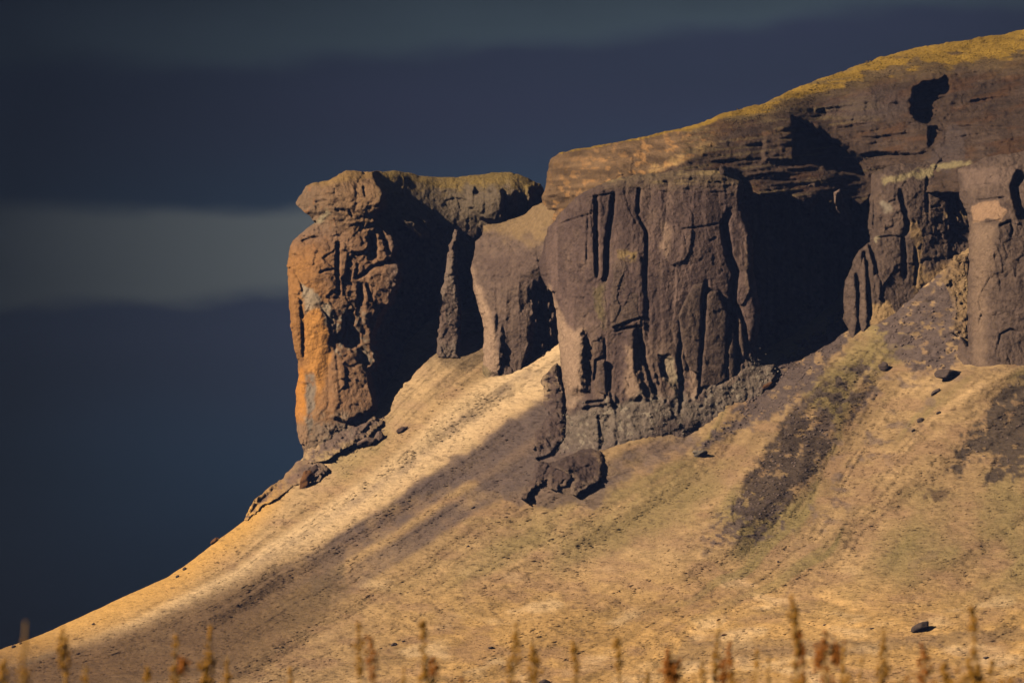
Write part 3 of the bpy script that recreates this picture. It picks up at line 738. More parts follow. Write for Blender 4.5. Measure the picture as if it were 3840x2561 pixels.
def main_depth(U, V):
    R = nf_(U, V)
    wall = 1 - sst(1450, 1540, V)
    R += (rocky(U, V, 9, .46, 3.0) - 0.7*ridge(U/170, V/900, 2, 5)*wall - 0.2*ridge(U/46, V/500, 2, 8)*wall)
    R += .8*fbm(U/50, V/12, 3, 4)*(1-sst(700, 790, V))
    for pts, w, dp in (([(2233, 725), (2236, 800), (2235, 925), (2240, 1043)], 12, 4.5), ([(2303, 718), (2290, 830), (2279, 901), (2277, 1000), (2268, 1060)], 15, 6),
                       ([(2398, 705), (2393, 760), (2393, 807)], 11, 3.5), ([(2393, 807), (2424, 868), (2425, 972), (2417, 1095)], 10, 4),
                       ([(2738, 790), (2716, 838), (2726, 900), (2735, 960), (2758, 1020), (2750, 1095), (2743, 1184), (2765, 1215)], 20, 8),
                       ([(2650, 1055), (2638, 1137), (2637, 1240), (2624, 1402)], 13, 6), ([(2701, 1090), (2725, 1150), (2741, 1199), (2725, 1292), (2729, 1429)], 9, 3.5),
                       ([(2755, 1127), (2788, 1210), (2801, 1280)], 12, 4), ([(2762, 1200), (2770, 1300), (2758, 1410)], 17, 6.5),
                       ([(2300, 1245), (2339, 1232), (2405, 1223)], 8, 2.8), ([(2328, 1221), (2370, 1200), (2405, 1190)], 7, 2.6), ([(2406, 1190), (2408, 1260)], 7, 1.5),
                       ([(2229, 1430), (2235, 1352), (2273, 1336)], 8, 2.5), ([(2267, 1265), (2270, 1400), (2271, 1500)], 8, 2.4), ([(2196, 1510), (2267, 1503)], 8, 3),
                       ([(2090, 845), (2140, 825), (2225, 800)], 6, 1.2), ([(2130, 1028), (2190, 1015)], 5, .6), ([(2205, 800), (2200, 1000)], 8, .8),
                       ([(2550, 860), (2640, 850), (2700, 838)], 6, 1.0), ([(2660, 905), (2690, 890)], 6, 1.0), ([(2390, 1220), (2412, 1330), (2450, 1440), (2470, 1500)], 18, 3.2),
                       ([(2290, 1480), (2310, 1540)], 10, 2), ([(2560, 1200), (2552, 1320), (2556, 1400)], 9, .9), ([(2545, 1330), (2560, 1450), (2550, 1560)], 14, 1.6),
                       ([(2160, 755), (2230, 738), (2300, 725)], 6, 1.4)):
        groove(R, U, V, pts, w, dp)
    for poly, h, so, kx, kz in (([(2150, 745), (2232, 730), (2236, 1040), (2200, 1060)], .8, 10, -.08, 0),
                        ([(2086, 1180), (2130, 1230), (2185, 1240), (2192, 1460), (2120, 1480), (2098, 1330)], 1.8, 22, -.75, 0),
                        ([(2335, 1245), (2372, 1240), (2385, 1380), (2420, 1490), (2360, 1500), (2340, 1400)], 2.4, 16, -.4, 0),
                        ([(2410, 1310), (2440, 1380), (2460, 1440), (2430, 1440)], 1.4, 10, -.2, 0),
                        ([(2476, 1336), (2525, 1347), (2542, 1429), (2531, 1456), (2481, 1407)], -1.2, 8, -.3, 0),
                        ([(2590, 1380), (2620, 1405), (2620, 1480), (2560, 1500)], 1.0, 8, -.4, 0),
                        ([(2755, 820), (2800, 840), (2826, 980), (2850, 1160), (2830, 1290), (2800, 1280), (2770, 1120)], 1.6, 10, -.35, 0),
                        ([(2170, 1440), (2280, 1430), (2290, 1510), (2180, 1530)], 1.2, 6, 0, .3),
                        ([(2290, 960), (2400, 960), (2420, 1100), (2410, 1230), (2300, 1250), (2285, 1100)], 1.0, 8, 0, 0)):
        slab(R, U, V, poly, h, so, kx, kz)
    # conglomerate foot: knobbly, bulging forward and then cut back
    cg = inpoly(U, V, CONG, 26, 22, 40, 5)
    R += cg*(blocky(U, V, 7, 14, 13, .3) + 1.0*fbm(U/30, V/22, 4, 2) - 1.3 - 0.32*np.clip(V-1500+.25*(U-2300), 0, 160)/10)
    slab(R, U, V, [(2240, 1560), (2290, 1560), (2290, 1660), (2250, 1680)], -2.5, 8)
    return R
CONG = [(2110, 1545), (2180, 1510), (2290, 1500), (2300, 1530), (2400, 1500), (2470, 1490), (2600, 1475), (2720, 1430), (2800, 1380), (2850, 1300), (2900, 1340), (2940, 1400), (2880, 1490),
        (2720, 1625), (2500, 1670), (2280, 1720), (2000, 1740), (2090, 1680)]
def main_color(U, V, Y):
    c = rock_col(U, V, 8, ROCK*np.array([.62, .60, .66]), TAN*.6)
    c = mixc(c, ROCKD, sst(-.1, .5, fbm(U/80, V/150, 3, 3))*.45)
    st = sst(.0, .6, fbm(U/26, V/320, 3, 6))*sst(800, 900, V)*(1-sst(1400, 1500, V))
    c = mixc(c, np.array([.185, .125, .11]), st*.8)
    for p, s, k, a in (([(2060, 1080), (2110, 1190), (2150, 1240), (2190, 1235), (2195, 1460), (2130, 1560), (2105, 1500), (2090, 1330)], 12, TAN*1.15, .85),
                       ([(2485, 835), (2510, 845), (2515, 900), (2500, 970), (2475, 930)], 12, TAN*1.2, .55),
                       ([(2540, 850), (2570, 850), (2600, 1000), (2560, 1150), (2480, 1160), (2530, 1000)], 25, np.array([.22, .15, .13]), .6),
                       ([(2476, 1330), (2525, 1347), (2545, 1430), (2540, 1480), (2481, 1407)], 8, CREAM*1.0, .85),
                       ([(2350, 1300), (2380, 1300), (2420, 1490), (2350, 1500)], 12, TAN*1.0, .75),
                       ([(2590, 1380), (2622, 1405), (2622, 1490), (2570, 1500)], 8, TAN*1.05, .7),
                       ([(2800, 900), (2826, 980), (2840, 1120), (2800, 1100)], 12, TAN*.85, .5),
                       ([(2225, 1080), (2270, 1060), (2265, 1230), (2235, 1180)], 12, OLIVE*.9, .55),
                       ([(2320, 940), (2390, 945), (2395, 970), (2320, 975)], 8, np.array([.27, .19, .08]), .7)):
        c = mixc(c, k, inpoly(U, V, p, s, 7, 24, 4)*a)
    c = mixc(c, TAN*.72, .5*sst(1150, 1350, V)*sst(-.35, .25, fbm(U/60, V/300, 3, 7))*(1-sst(1470, 1520, V)))
    cg = inpoly(U, V, CONG, 34, 30, 46, 5)
    d1, d2, idv = cell(U/12, V/12, 9)
    c = mixc(c, (GREY*np.array([.84, .80, .78]))[None, None]*(0.75+.6*idv)[..., None], cg*.85)
    c = mixc(c, LIGHTG*.9, cg*(idv > .9)*.5)
    c = mixc(c, ROCKD, inpoly(U, V, [(2480, 1560), (2560, 1580), (2660, 1580), (2740, 1610), (2500, 1680), (2280, 1730), (2200, 1740), (2380, 1660), (2450, 1620)], 12, 14, 30, 3)*.7)
    bl = sst(-70, 30, V - np.interp(U, [2100, 2300, 2500, 2650, 2800, 2900], [1700, 1690, 1655, 1620, 1540, 1450]) + 50*fbm(U/40, V/24, 3, 8))
    c = c*(1-.75*bl[..., None]) + (GRAVEL*1.5)*.75*bl[..., None]
    # scree and thin grass on the ledges at the top
    tp = 1-sst(655, 730, V + 20*fbm(U/40, V/10, 3, 3))
    c = mixc(c, np.array([.17, .125, .075]), tp*.7)
    c = mixc(c, np.array([.30, .22, .11]), tp*sst(.1, .4, fbm(U/90, V/9, 3, 5))*.7)
    return c
main = body('cliff', MAIN, main_depth, main_color, step=3.5, rw=30, rr=9, skirt=60, seed=6)
tag(main, 'broad dark brown cliff wall in the centre with vertical cracks above a grey rubbly foot', 'cliff')
def piece(name, poly, parent, depth, lift, base=ROCK*.95, seed=0, kx=0.0, rw=12, rr=2.0, skirt=6):
    """a flake or pillar standing proud of the wall it belongs to"""
    P = np.array(poly, float); cu = P[:, 0].mean()
    def dp(U, V):
        u = np.full(U.shape, cu)
        return depth_s(depth, U, V) - lift + kx*(U-cu)/10 + rocky(U, V, seed, .3, 1.8)
    return body(name, poly, dp, lambda U, V, Y: rock_col(U, V, seed, base*.68, TAN*.6), step=3, rw=rw, rr=rr, skirt=skirt, wob=2.5, parent=parent, seed=seed)
def depth_s(f, U, V): return f(U, V)
piece('rock_pillar', [(2545, 1180), (2566, 1128), (2600, 1066), (2640, 1060), (2632, 1150), (2632, 1240), (2620, 1400), (2585, 1385), (2560, 1300)], main, nf_, 1.5, seed=3, rr=1.2)
piece('rock_pillar', [(2652, 1105), (2668, 1088), (2692, 1092), (2730, 1180), (2726, 1290), (2726, 1418), (2690, 1442), (2628, 1450), (2630, 1400), (2646, 1240)], main, nf_, 2.1, seed=5, rr=1.2)
piece('rock_pillar', [(2735, 1290), (2745, 1230), (2760, 1300), (2760, 1400), (2740, 1430), (2728, 1380)], main, nf_, 1.6, seed=6, rr=1.2)
piece('rock_pillar', [(2770, 1190), (2785, 1215), (2798, 1280), (2790, 1350), (2772, 1290)], main, nf_, 1.8, seed=7, rr=1.2)
piece('rock_slab', [(2300, 990), (2322, 958), (2372, 955), (2396, 985), (2400, 1080), (2402, 1185), (2330, 1212), (2290, 1228), (2288, 1100)], main, nf_, 1.7, seed=8)
piece('rock_slab', [(2240, 1362), (2272, 1345), (2276, 1480), (2242, 1470), (2236, 1420)], main, nf_, 1.6, seed=9, skirt=4)

# ---- dark recess wall, behind and right of the main wall
REC = [(2700, 620), (2980, 660), (3080, 650), (3200, 700), (3320, 660), (3340, 1000), (3290, 1200), (3230, 1420), (2900, 1520), (2700, 1400)]
rf = tps([(2700, 700, 218), (2780, 900, 230), (2900, 900, 246), (3050, 900, 262), (3200, 900, 277), (3330, 900, 286), (2780, 1300, 226), (2880, 1380, 226), (3000, 1300, 236), (3150, 1160, 260), (3250, 1200, 280),
          (2900, 690, 250), (3100, 690, 268), (3300, 690, 280)])
def rec_depth(U, V):
    R = rf(U, V) + rocky(U, V, 12, .8, 3) - .9*ridge(U/50, V/700, 2, 3)
    slab(R, U, V, [(3120, 720), (3150, 700), (3185, 790), (3215, 855), (3165, 830), (3125, 790)], 33, 9)
    slab(R, U, V, [(2985, 690), (3060, 680), (3075, 735), (3040, 790), (3015, 760)], 26, 9)
    slab(R, U, V, [(3000, 1090), (3100, 1110), (3190, 1110), (3180, 1160), (3060, 1150)], 3, 12)
    return R
rec = body('cliff', REC, rec_depth, lambda U, V, Y: rock_col(U, V, 12, ROCK*.8, ROCK*.9)*(1+.9*fbm(U/34, V/420, 3, 5))[..., None], step=5, rw=24, rr=6, skirt=30, seed=7)
tag(rec, 'deeply shaded cliff face in the recess right of the big central wall', 'cliff')

# ---- pinnacled wall right of the recess
PIN = [(3268, 655), (3262, 760), (3256, 860), (3262, 905), (3225, 935), (3200, 975), (3192, 1010), (3170, 1050), (3158, 1130), (3160, 1190), (3180, 1240), (3192, 1285), (3230, 1340),
       (3500, 1200), (3720, 1100), (3740, 900), (3720, 620), (3500, 600), (3340, 620)]
pf = tps([(3170, 1150, 228), (3230, 1100, 221), (3300, 1000, 221), (3270, 700, 240), (3350, 700, 229), (3500, 700, 229), (3640, 700, 232), (3350, 900, 224), (3500, 900, 225), (3640, 900, 228),
          (3450, 1050, 221), (3640, 1000, 224), (3200, 1280, 217), (3450, 640, 236), (3620, 620, 238)])
def pin_depth(U, V):
    R = pf(U, V) + rocky(U, V, 14, .7, 1.4) + blocky(U, V, 6, 60, 70, .5)*(1-sst(900, 1000, V))
    for pts, w, dp in (([(3375, 705), (3385, 760), (3405, 840), (3395, 890)], 15, 5), ([(3480, 660), (3475, 720), (3478, 800)], 10, 3.2), ([(3572, 650), (3568, 720), (3560, 790), (3575, 820)], 17, 7),
                       ([(3278, 745), (3276, 860)], 7, 2), ([(3262, 905), (3285, 1000), (3290, 1040)], 13, 4.5), ([(3240, 930), (3250, 1050), (3265, 1190)], 15, 6.5),
                       ([(3213, 1020), (3222, 1120), (3222, 1260)], 12, 5), ([(3385, 880), (3392, 960), (3394, 1050)], 13, 4.5), ([(3300, 1050), (3306, 1110)], 8, 2.5),
                       ([(3432, 920), (3440, 1000), (3432, 1080)], 9, 2.2), ([(3290, 893), (3340, 885), (3385, 890)], 6, 1.4), ([(3500, 880), (3620, 870)], 7, 1), ([(3550, 820), (3552, 900)], 7, 1.2),
                       ([(3360, 750), (3330, 760)], 6, 1.4), ([(3490, 780), (3530, 770)], 6, 1.2)):
        groove(R, U, V, pts, w, dp)
    slab(R, U, V, [(3560, 800), (3640, 790), (3640, 960), (3560, 970)], -2, 8, .1)
    slab(R, U, V, [(3568, 645), (3592, 650), (3590, 760), (3610, 830), (3575, 800)], -5, 6)
    return R
def pin_color(U, V, Y):
    c = rock_col(U, V, 14, ROCK*.56, TAN*.6)
    for p, s, k, a in (([(3300, 760), (3340, 765), (3345, 790), (3310, 795)], 8, LIGHTG*.8, .7), ([(3400, 840), (3440, 830), (3460, 880), (3450, 980), (3490, 1050), (3430, 1100), (3430, 900)], 10, np.array([.30, .20, .10]), .75),
                       ([(3260, 1150), (3330, 1130), (3360, 1180), (3270, 1230)], 10, np.array([.36, .24, .12]), .85), ([(3540, 800), (3630, 790), (3620, 815), (3550, 830)], 7, np.array([.26, .18, .09]), .8),
                       ([(3310, 670), (3400, 650), (3590, 618), (3600, 650), (3400, 668), (3320, 690)], 8, np.array([.28, .23, .13]), .85), ([(3260, 890), (3300, 885), (3300, 897), (3262, 905)], 4, CREAM*.8, .7),
                       ([(3480, 1030), (3560, 980), (3640, 960), (3640, 1040), (3500, 1120)], 20, np.array([.34, .22, .11]), .85)):
        c = mixc(c, k, inpoly(U, V, p, s, 8, 22, 5)*a)
    return c
pin = body('cliff', PIN, pin_depth, pin_color, step=3.5, rw=22, rr=6, skirt=30, seed=9)
tag(pin, 'cracked brown cliff of tall narrow pinnacles right of the dark recess', 'cliff')
piece('rock_pinnacle', [(3170, 1060), (3188, 1030), (3206, 1045), (3214, 1100), (3216, 1200), (3206, 1275), (3188, 1262), (3172, 1200), (3162, 1130)], pin, pf, 2.6, seed=11)
piece('rock_pinnacle', [(3225, 1010), (3238, 960), (3248, 1000), (3252, 1100), (3255, 1220), (3232, 1255), (3222, 1200)], pin, pf, 2.0, seed=12)
piece('rock_pinnacle', [(3272, 1040), (3290, 1028), (3304, 1050), (3308, 1100), (3296, 1130), (3284, 1090)], pin, pf, 2.0, seed=13)

# ---- column at the right edge
COL = [(3590, 640), (3596, 700), (3600, 745), (3625, 800), (3634, 860), (3632, 1000), (3628, 1150), (3632, 1300), (3600, 1260), (3590, 1330), (3620, 1440), (3800, 1460), (4250, 1460), (4250, 560), (3900, 560), (3700, 590)]
cf = tps([(3600, 700, 190), (3640, 900, 163), (3640, 1300, 158), (3690, 1300, 148), (3690, 900, 152), (3800, 900, 149), (3850, 1300, 143), (4000, 1000, 142), (4200, 1000, 140), (3700, 650, 172), (3850, 640, 168), (3780, 760, 158), (4200, 600, 160), (3690, 1400, 145)])
def col_depth(U, V):
    R = cf(U, V) + rocky(U, V, 5, .55, 2.2)
    for pts, w, dp in (([(3835, 640), (3810, 700), (3825, 780), (3850, 830)], 28, 8), ([(3640, 830), (3700, 838), (3760, 825)], 8, 1.6), ([(3650, 755), (3720, 748), (3780, 740)], 8, 1.8),
                       ([(3745, 850), (3790, 830), (3800, 860), (3790, 890)], 9, 2.2), ([(3740, 1310), (3752, 1255), (3790, 1235), (3830, 1250)], 7, 1.4), ([(3730, 940), (3760, 1100)], 12, 1.0),
                       ([(3640, 700), (3720, 690)], 8, 1.2), ([(3890, 800), (3900, 1100), (3890, 1350)], 14, 4)):
        groove(R, U, V, pts, w, dp)
    R += inpoly(U, V, [(3590, 1180), (3632, 1180), (3640, 1330), (3610, 1340)], 6, 6, 20, 3)*2
    R += blocky(U, V, 4, 26, 22, .6)*inpoly(U, V, [(3780, 830), (3900, 800), (3900, 1050), (3800, 1000)], 20, 10, 30, 4)
    return R
def col_color(U, V, Y):
    c = rock_col(U, V, 15, ROCK*.66, TAN*.7)
    for p, s, k, a in (([(3640, 772), (3690, 758), (3744, 752), (3752, 775), (3775, 788), (3752, 828), (3700, 822), (3648, 838)], 4, np.array([.40, .255, .165]), .75),
                       ([(3645, 845), (3735, 845), (3730, 960), (3700, 1100), (3690, 1380), (3660, 1360), (3640, 1000)], 32, TAN*.78, .8),
                       ([(3600, 640), (3830, 620), (3830, 700), (3610, 700)], 14, ROCK*1.2, .6)):
        c = mixc(c, k, inpoly(U, V, p, s, 3 if s < 8 else 8, 26, 5)*a)
    return c
colm = body('cliff', COL, col_depth, col_color, step=3.5, rw=26, rr=8, skirt=60, seed=10)
tag(colm, 'smooth reddish cliff column at the right edge with a pale square scar near its top', 'cliff')

# ------------------------------------------------------------------ the hill above the cliffs
HT = [(2033, 775), (2033, 740), (2048, 690), (2052, 650), (2062, 600), (2090, 577), (2130, 566), (2250, 545), (2380, 521), (2500, 495), (2620, 462), (2700, 430), (2790, 405), (2870, 388), (2950, 345), (3050, 305),
      (3180, 260), (3300, 215), (3430, 180), (3560, 160), (3700, 138), (3840, 114), (4000, 90), (4300, 50), (4600, 20), (4600, 900), (3700, 720), (3280, 720), (3230, 770), (3190, 742), (3120, 765), (3070, 735), (3010, 755), (2950, 728), (2880, 748), (2830, 722), (2790, 760), (2400, 800), (2200, 800), (2120, 860), (2060, 850)]
uf = tps([(2045, 700, 306), (2090, 650, 300), (2160, 650, 282), (2120, 800, 284), (2060, 800, 300), (2300, 600, 262), (2230, 700, 254), (2400, 640, 240), (2420, 560, 262), (2550, 540, 250), (2550, 620, 230), (2300, 740, 232),
          (2500, 700, 224), (2750, 700, 226), (2750, 560, 244), (2700, 460, 268), (2900, 560, 252), (2950, 450, 270), (2950, 380, 292), (2850, 640, 233), (2950, 700, 233), (3060, 700, 238),
          (3100, 640, 250), (3250, 680, 262), (3100, 500, 280), (3250, 560, 268), (3300, 450, 278), (3250, 330, 300), (3250, 260, 330), (3450, 600, 248), (3500, 500, 258), (3500, 350, 284), (3500, 240, 310), (3500, 190, 336),
          (3700, 650, 206), (3750, 560, 222), (3750, 400, 262), (3800, 250, 292), (3800, 160, 326), (4100, 600, 190), (4100, 300, 262), (4100, 100, 320), (2500, 500, 276), (2250, 555, 288), (4500, 400, 230), (4500, 60, 320)])
def ht_depth(U, V):
    R = uf(U, V)
    top = np.interp(U, [p[0] for p in HT[5:25]], [p[1] for p in HT[5:25]])
    d = V - top
    grassy = 1-sst(60, 130, d)
    lay = fbm(U/130, (V + 0.12*U)/13, 4, 4)
    R += (1-grassy)*(rocky(U, V, 3, .75, .8) + 2.3*lay) + grassy*0.7*fbm(U/50, V/18, 3, 3)
    R += 1.5*ridge(U/200 + V/300, (V + .2*U)/60, 2, 6)*(1-grassy)*-1
    sb = (1-sst(-20, 20, V - np.interp(U, [2000, 2100, 2230, 2340, 2480, 2640, 2750], [1000, 800, 735, 705, 640, 570, 500])))*(1-sst(2600, 2750, U))
    R += sb*(2.0*fbm(U/26, V/24, 4, 7) - 1.0*facet(U, V, 50, 44, 2))
    # the cut with its shaded right flank
    slab(R, U, V, [(2972, 440), (3000, 450), (3120, 520), (3235, 600), (3245, 660), (3120, 640), (3060, 615), (2980, 590)], -22, 9, .25, 0)
    slab(R, U, V, [(2870, 490), (2975, 450), (2980, 600), (2860, 610)], 5, 10, -.1, 0)
    slab(R, U, V, [(3000, 415), (3090, 408), (3110, 430), (3080, 452), (3010, 445)], -2.5, 8, .2)
    # two pits near the top
    slab(R, U, V, [(3428, 330), (3460, 312), (3530, 300), (3548, 290), (3562, 320), (3555, 360), (3530, 400), (3505, 450), (3480, 468), (3440, 450), (3420, 430), (3418, 380)], -20, 6, 0, 0)
    slab(R, U, V, [(3484, 470), (3510, 475), (3532, 492), (3515, 520), (3484, 548)], -9, 5)
    slab(R, U, V, [(3200, 475), (3480, 470), (3484, 550), (3440, 585), (3230, 560)], 2.0, 8, -.05)
    for pts, w, dp in (([(2790, 520), (2880, 515), (2960, 505)], 10, 2.2), ([(2650, 655), (2900, 640), (3080, 640)], 8, 1.6), ([(2640, 610), (2850, 600), (3000, 610)], 8, 1.6),
                       ([(2500, 690), (2800, 672), (3050, 680)], 8, 1.8), ([(3180, 510), (3300, 520)], 9, 1.6), ([(3560, 475), (3780, 480)], 10, 2.4), ([(3740, 615), (3790, 590)], 8, 2), ([(2960, 345), (3100, 340)], 6, .8),
                       ([(3060, 400), (3200, 350)], 7, 1), ([(3240, 585), (3450, 580)], 8, 2), ([(3790, 660), (3815, 590)], 9, 3)):
        groove(R, U, V, pts, w, dp)
    return R
def ht_color(U, V, Y):
    top = np.interp(U, [p[0] for p in HT[5:25]], [p[1] for p in HT[5:25]])
    d = V - top
    c = rock_col(U, V, 2, ROCK*np.array([.36, .34, .30]), ROCK*.6)
    n = fbm(U/60, V/24, 4, 3)
    c = mixc(c, RUST*.45, sst(.0, .5, fbm(U/110, (V+.2*U)/26, 4, 5))*.5)
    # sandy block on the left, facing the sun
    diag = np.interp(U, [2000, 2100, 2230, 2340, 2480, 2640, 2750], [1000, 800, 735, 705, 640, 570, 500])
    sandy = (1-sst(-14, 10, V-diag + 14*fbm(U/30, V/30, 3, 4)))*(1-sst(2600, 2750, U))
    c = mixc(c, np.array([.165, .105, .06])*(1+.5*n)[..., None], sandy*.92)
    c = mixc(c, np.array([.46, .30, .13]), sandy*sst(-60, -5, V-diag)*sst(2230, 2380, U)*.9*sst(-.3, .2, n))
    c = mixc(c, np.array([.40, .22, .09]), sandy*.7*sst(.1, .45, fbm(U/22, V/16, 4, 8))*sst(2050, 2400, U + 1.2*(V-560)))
    # grass crest
    wd = np.interp(U, [2100, 2500, 2750, 3300, 3840, 4400], [4, 7, 30, 56, 80, 100])
    g = 1 - sst(.75, 1.15, d/wd + .9*fbm(U/70, V/18, 4, 7))
    c = mixc(c, np.array([.31, .195, .035])*(1+.4*n)[..., None], g*.95)
    g2 = (1 - sst(.9, 2.3, d/wd + .5*n))*(1-g)
    c = mixc(c, np.array([.16, .11, .05]), g2*.7*sst(2650, 2800, U))
    c = c*(1 + .35*fbm(U/150, (V + .12*U)/11, 4, 6)*(1-g))[..., None]
    # thin yellow-green ledges
    ly = sst(.12, .4, fbm(U/160, (V + .1*U)/11, 3, 9))
    c = mixc(c, np.array([.15, .11, .06]), ly*.65*sst(2480, 2600, U)*(1-sst(3250, 3350, U)))
    c = mixc(c, GRAVEL*.85, inpoly(U, V, [(3560, 470), (3620, 480), (3620, 600), (3560, 640), (3440, 650), (3470, 590), (3540, 530)], 10, 10, 30, 3)*.85)
    c = mixc(c, GRAVEL*.85, inpoly(U, V, [(3080, 370), (3300, 330), (3410, 360), (3410, 430), (3230, 470), (3110, 430)], 20, 14, 30, 4)*.6)
    c = mixc(c, np.array([.26, .215, .12]), inpoly(U, V, [(3310, 680), (3350, 650), (3480, 612), (3640, 605), (3640, 625), (3470, 640), (3390, 672)], 6, 6, 20, 4)*.85)
    return c
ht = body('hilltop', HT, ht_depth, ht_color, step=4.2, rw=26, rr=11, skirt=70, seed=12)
tag(ht, 'brown upper hillside above the cliffs with a yellow grass crest', kind='structure')

# ------------------------------------------------------------------ outcrops and boulders on the slope
def lump(n=2, seed=0, sx=1, sy=1, sz=1, rough=.28, flat=.0):
    import bmesh
    bm = bmesh.new(); bmesh.ops.create_icosphere(bm, subdivisions=n, radius=1.0)
    r = np.random.default_rng(seed)
    dirs = r.normal(size=(9, 3)); dirs /= np.linalg.norm(dirs, axis=1)[:, None]; cut = r.uniform(.55, .9, 9)
    out = []
    for v in bm.verts:
        p = np.array(v.co)
        for dvec, k in zip(dirs, cut):       # planar facets
            s = p @ dvec
            if s > k: p = p - dvec*(s-k)*.85
        q = p*2.3 + seed
        p = p*(1 + rough*.35*math.sin(q[0]*1.7+q[1])*math.cos(q[2]*1.9-q[0]) + r.uniform(-.03, .03)*(n > 2) + r.uniform(-.06, .06)*(n < 3))
        out.append(p*np.array([sx, sy, sz]))
    f = np.array([[v.index for v in fc.verts] for fc in bm.faces])
    bm.free()
    return np.array(out), f
def place_rock(name, u, v, wpx, hpx, label, cat='boulder', base=GRAVEL, seed=0, tilt=0.0, group=None, n=3, sink=.25, deep=.9, dz=0):
    Y = float(T_at(u, v + hpx*.3)) - dz
    s = Y/1920*HALF
    V_, F_ = lump(n, seed, wpx/2*s, wpx/2*s*deep, hpx/2*s)
    a = tilt; ca, sa = math.cos(a), math.sin(a)
    V_ = np.stack([V_[:, 0]*ca - V_[:, 2]*sa, V_[:, 1], V_[:, 0]*sa + V_[:, 2]*ca], -1)
    col = np.broadcast_to(np.asarray(base), V_.shape)*(1 + .3*fbm(V_[:, 0]*1.3+seed*9, V_[:, 2]*1.3, 3, seed % 10))[:, None]
    o = mesh_obj(name, V_, F_, MAT['stone'], col, smooth=False)
    o.location = world_pos(np.float64(u), np.float64(v), np.float64(Y - wpx*s*.1))
    tag(o, label, cat, group)
    return o
D = GRAVEL*.8
ROCKS = [
    ('boulder', 3452, 2353, 84, 40, 'large dark angular boulder alone on the lower right slope, the biggest loose rock', D, 3, .35),
    ('boulder', 3270, 2356, 20, 7, 'small flat dark stone on the slope left of the largest boulder', D, 4, .1),
    ('boulder', 3092, 2342, 14, 7, 'tiny dark stone far left of the largest boulder on the lower slope', D, 5, .2),
    ('boulder', 3698, 2465, 26, 10, 'flat dark stone near the bottom right corner, below the largest boulder', D, 6, 0),
    ('boulder', 2694, 2323, 16, 8, 'small dark stone on the open slope above the brown flat stone', D, 7, .4),
    ('boulder', 2716, 2379, 24, 9, 'flat rust brown stone beside a blurred stalk at lower centre right', RUST*.6, 8, .1),
    ('boulder', 2918, 2106, 9, 12, 'small upright dark stone on the middle of the right slope', D, 9, .6),
    ('boulder', 1477, 2416, 26, 14, 'round dark stone on pale grass, left of the centre near the bottom', D, 10, .3),
    ('boulder', 1513, 2403, 17, 7, 'small stone just upslope of the round dark stone at lower left centre', D, 11, .4),
    ('boulder', 1840, 2427, 24, 7, 'long low dark stone in the bottom centre grass', D, 12, .2),
    ('boulder', 2045, 2556, 48, 22, 'dark rounded boulder cut by the bottom edge of the picture', D, 13, .1),
    ('boulder', 50, 2423, 19, 12, 'dark round stone on the skyline at the far left, lower of a pair', D, 14, .2),
    ('boulder', 78, 2411, 16, 9, 'dark stone on the far left skyline, upper of a pair', D, 15, .3),
    ('boulder', 350, 2339, 13, 9, 'small dark stone near the left skyline, right of the pair of skyline stones', D, 16, .4),
    ('boulder', 666, 2161, 17, 11, 'dark stone on the yellow skyline grass halfway up the left slope', D, 17, .4),
    ('boulder', 692, 2132, 17, 13, 'grey brown stone on the skyline, just above the dark stone halfway up the left slope', D*1.4, 18, .6),
    ('boulder', 1774, 1903, 18, 10, 'small dark stone on the slope under the central wall', D, 19, .5),
    ('boulder', 1755, 2048, 14, 8, 'small dark stone in the pale grass below the lowest dark outcrop', D, 20, .5),
    ('boulder', 3452, 1576, 30, 20, 'dark brown boulder on the ridge below the right edge column', D, 21, .3),
    ('boulder', 3520, 1548, 22, 12, 'smaller dark stone beside the ridge boulder under the right edge column', D, 22, .3),
    ('boulder', 3424, 1614, 18, 10, 'lowest dark stone of the line on the ridge below the right edge column', D, 23, .5),
    ('boulder', 3508, 1470, 44, 18, 'dark broken rock beneath the brown outcrop near the right edge column', D*1.2, 24, .6),
    ('boulder', 2880, 1445, 60, 26, 'rust red boulder at the right foot of the central wall', RUST*.55, 25, .5),
]
for nm, u, v, w, h, lab, base, sd, ti in ROCKS:
    place_rock(nm, u, v, w, h, lab, 'boulder', base, sd, ti, n=3)
OUT = [
    ('rock_outcrop', 1375, 1660, 84, 40, 'brown flat-topped rock outcrop in the grass below the left headland', ROCK*1.0, 31, .15, .8),
    ('rock_outcrop', 1427, 1638, 46, 44, 'small grey outcrop with a rounded cap right of the flat-topped outcrop', ROCK*.9, 32, .4, .7),
    ('rock_outcrop', 1508, 1612, 46, 22, 'small dark outcrop on the bright grass, rightmost below the left headland', ROCKD, 33, .45, .7),
    ('rock_outcrop', 1150, 1795, 46, 96, 'reddish brown leaning rock on the skyline slope left of the headland foot', RUST*.8, 34, -.5, .8),
    ('rock_outcrop', 1178, 1768, 34, 60, 'dark knobbly rock behind the reddish leaning rock', ROCKD, 35, -.3, .7),
    ('rock_outcrop', 805, 2030, 40, 20, 'small rust coloured outcrop sticking out of the left skyline', RUST*.7, 36, .7, .8),
    ('rock_outcrop', 3560, 1405, 120, 54, 'dark brown rounded outcrop at the left foot of the right edge column', GRAVEL*.9, 37, -.1, .7),
    ('rock_outcrop', 3315, 1375, 44, 36, 'dark brown outcrop in the olive grass below the pinnacled cliff', GRAVEL*.9, 38, -.6, .7),
    ('rock_outcrop', 2625, 1700, 70, 30, 'flat grey slab half buried right of the central wall foot', GREY*.9, 40, .1, .5),
]
for nm, u, v, w, h, lab, base, sd, ti, dp in OUT:
    place_rock(nm, u, v, w, h, lab, 'outcrop', base, sd, ti, n=4, deep=dp)
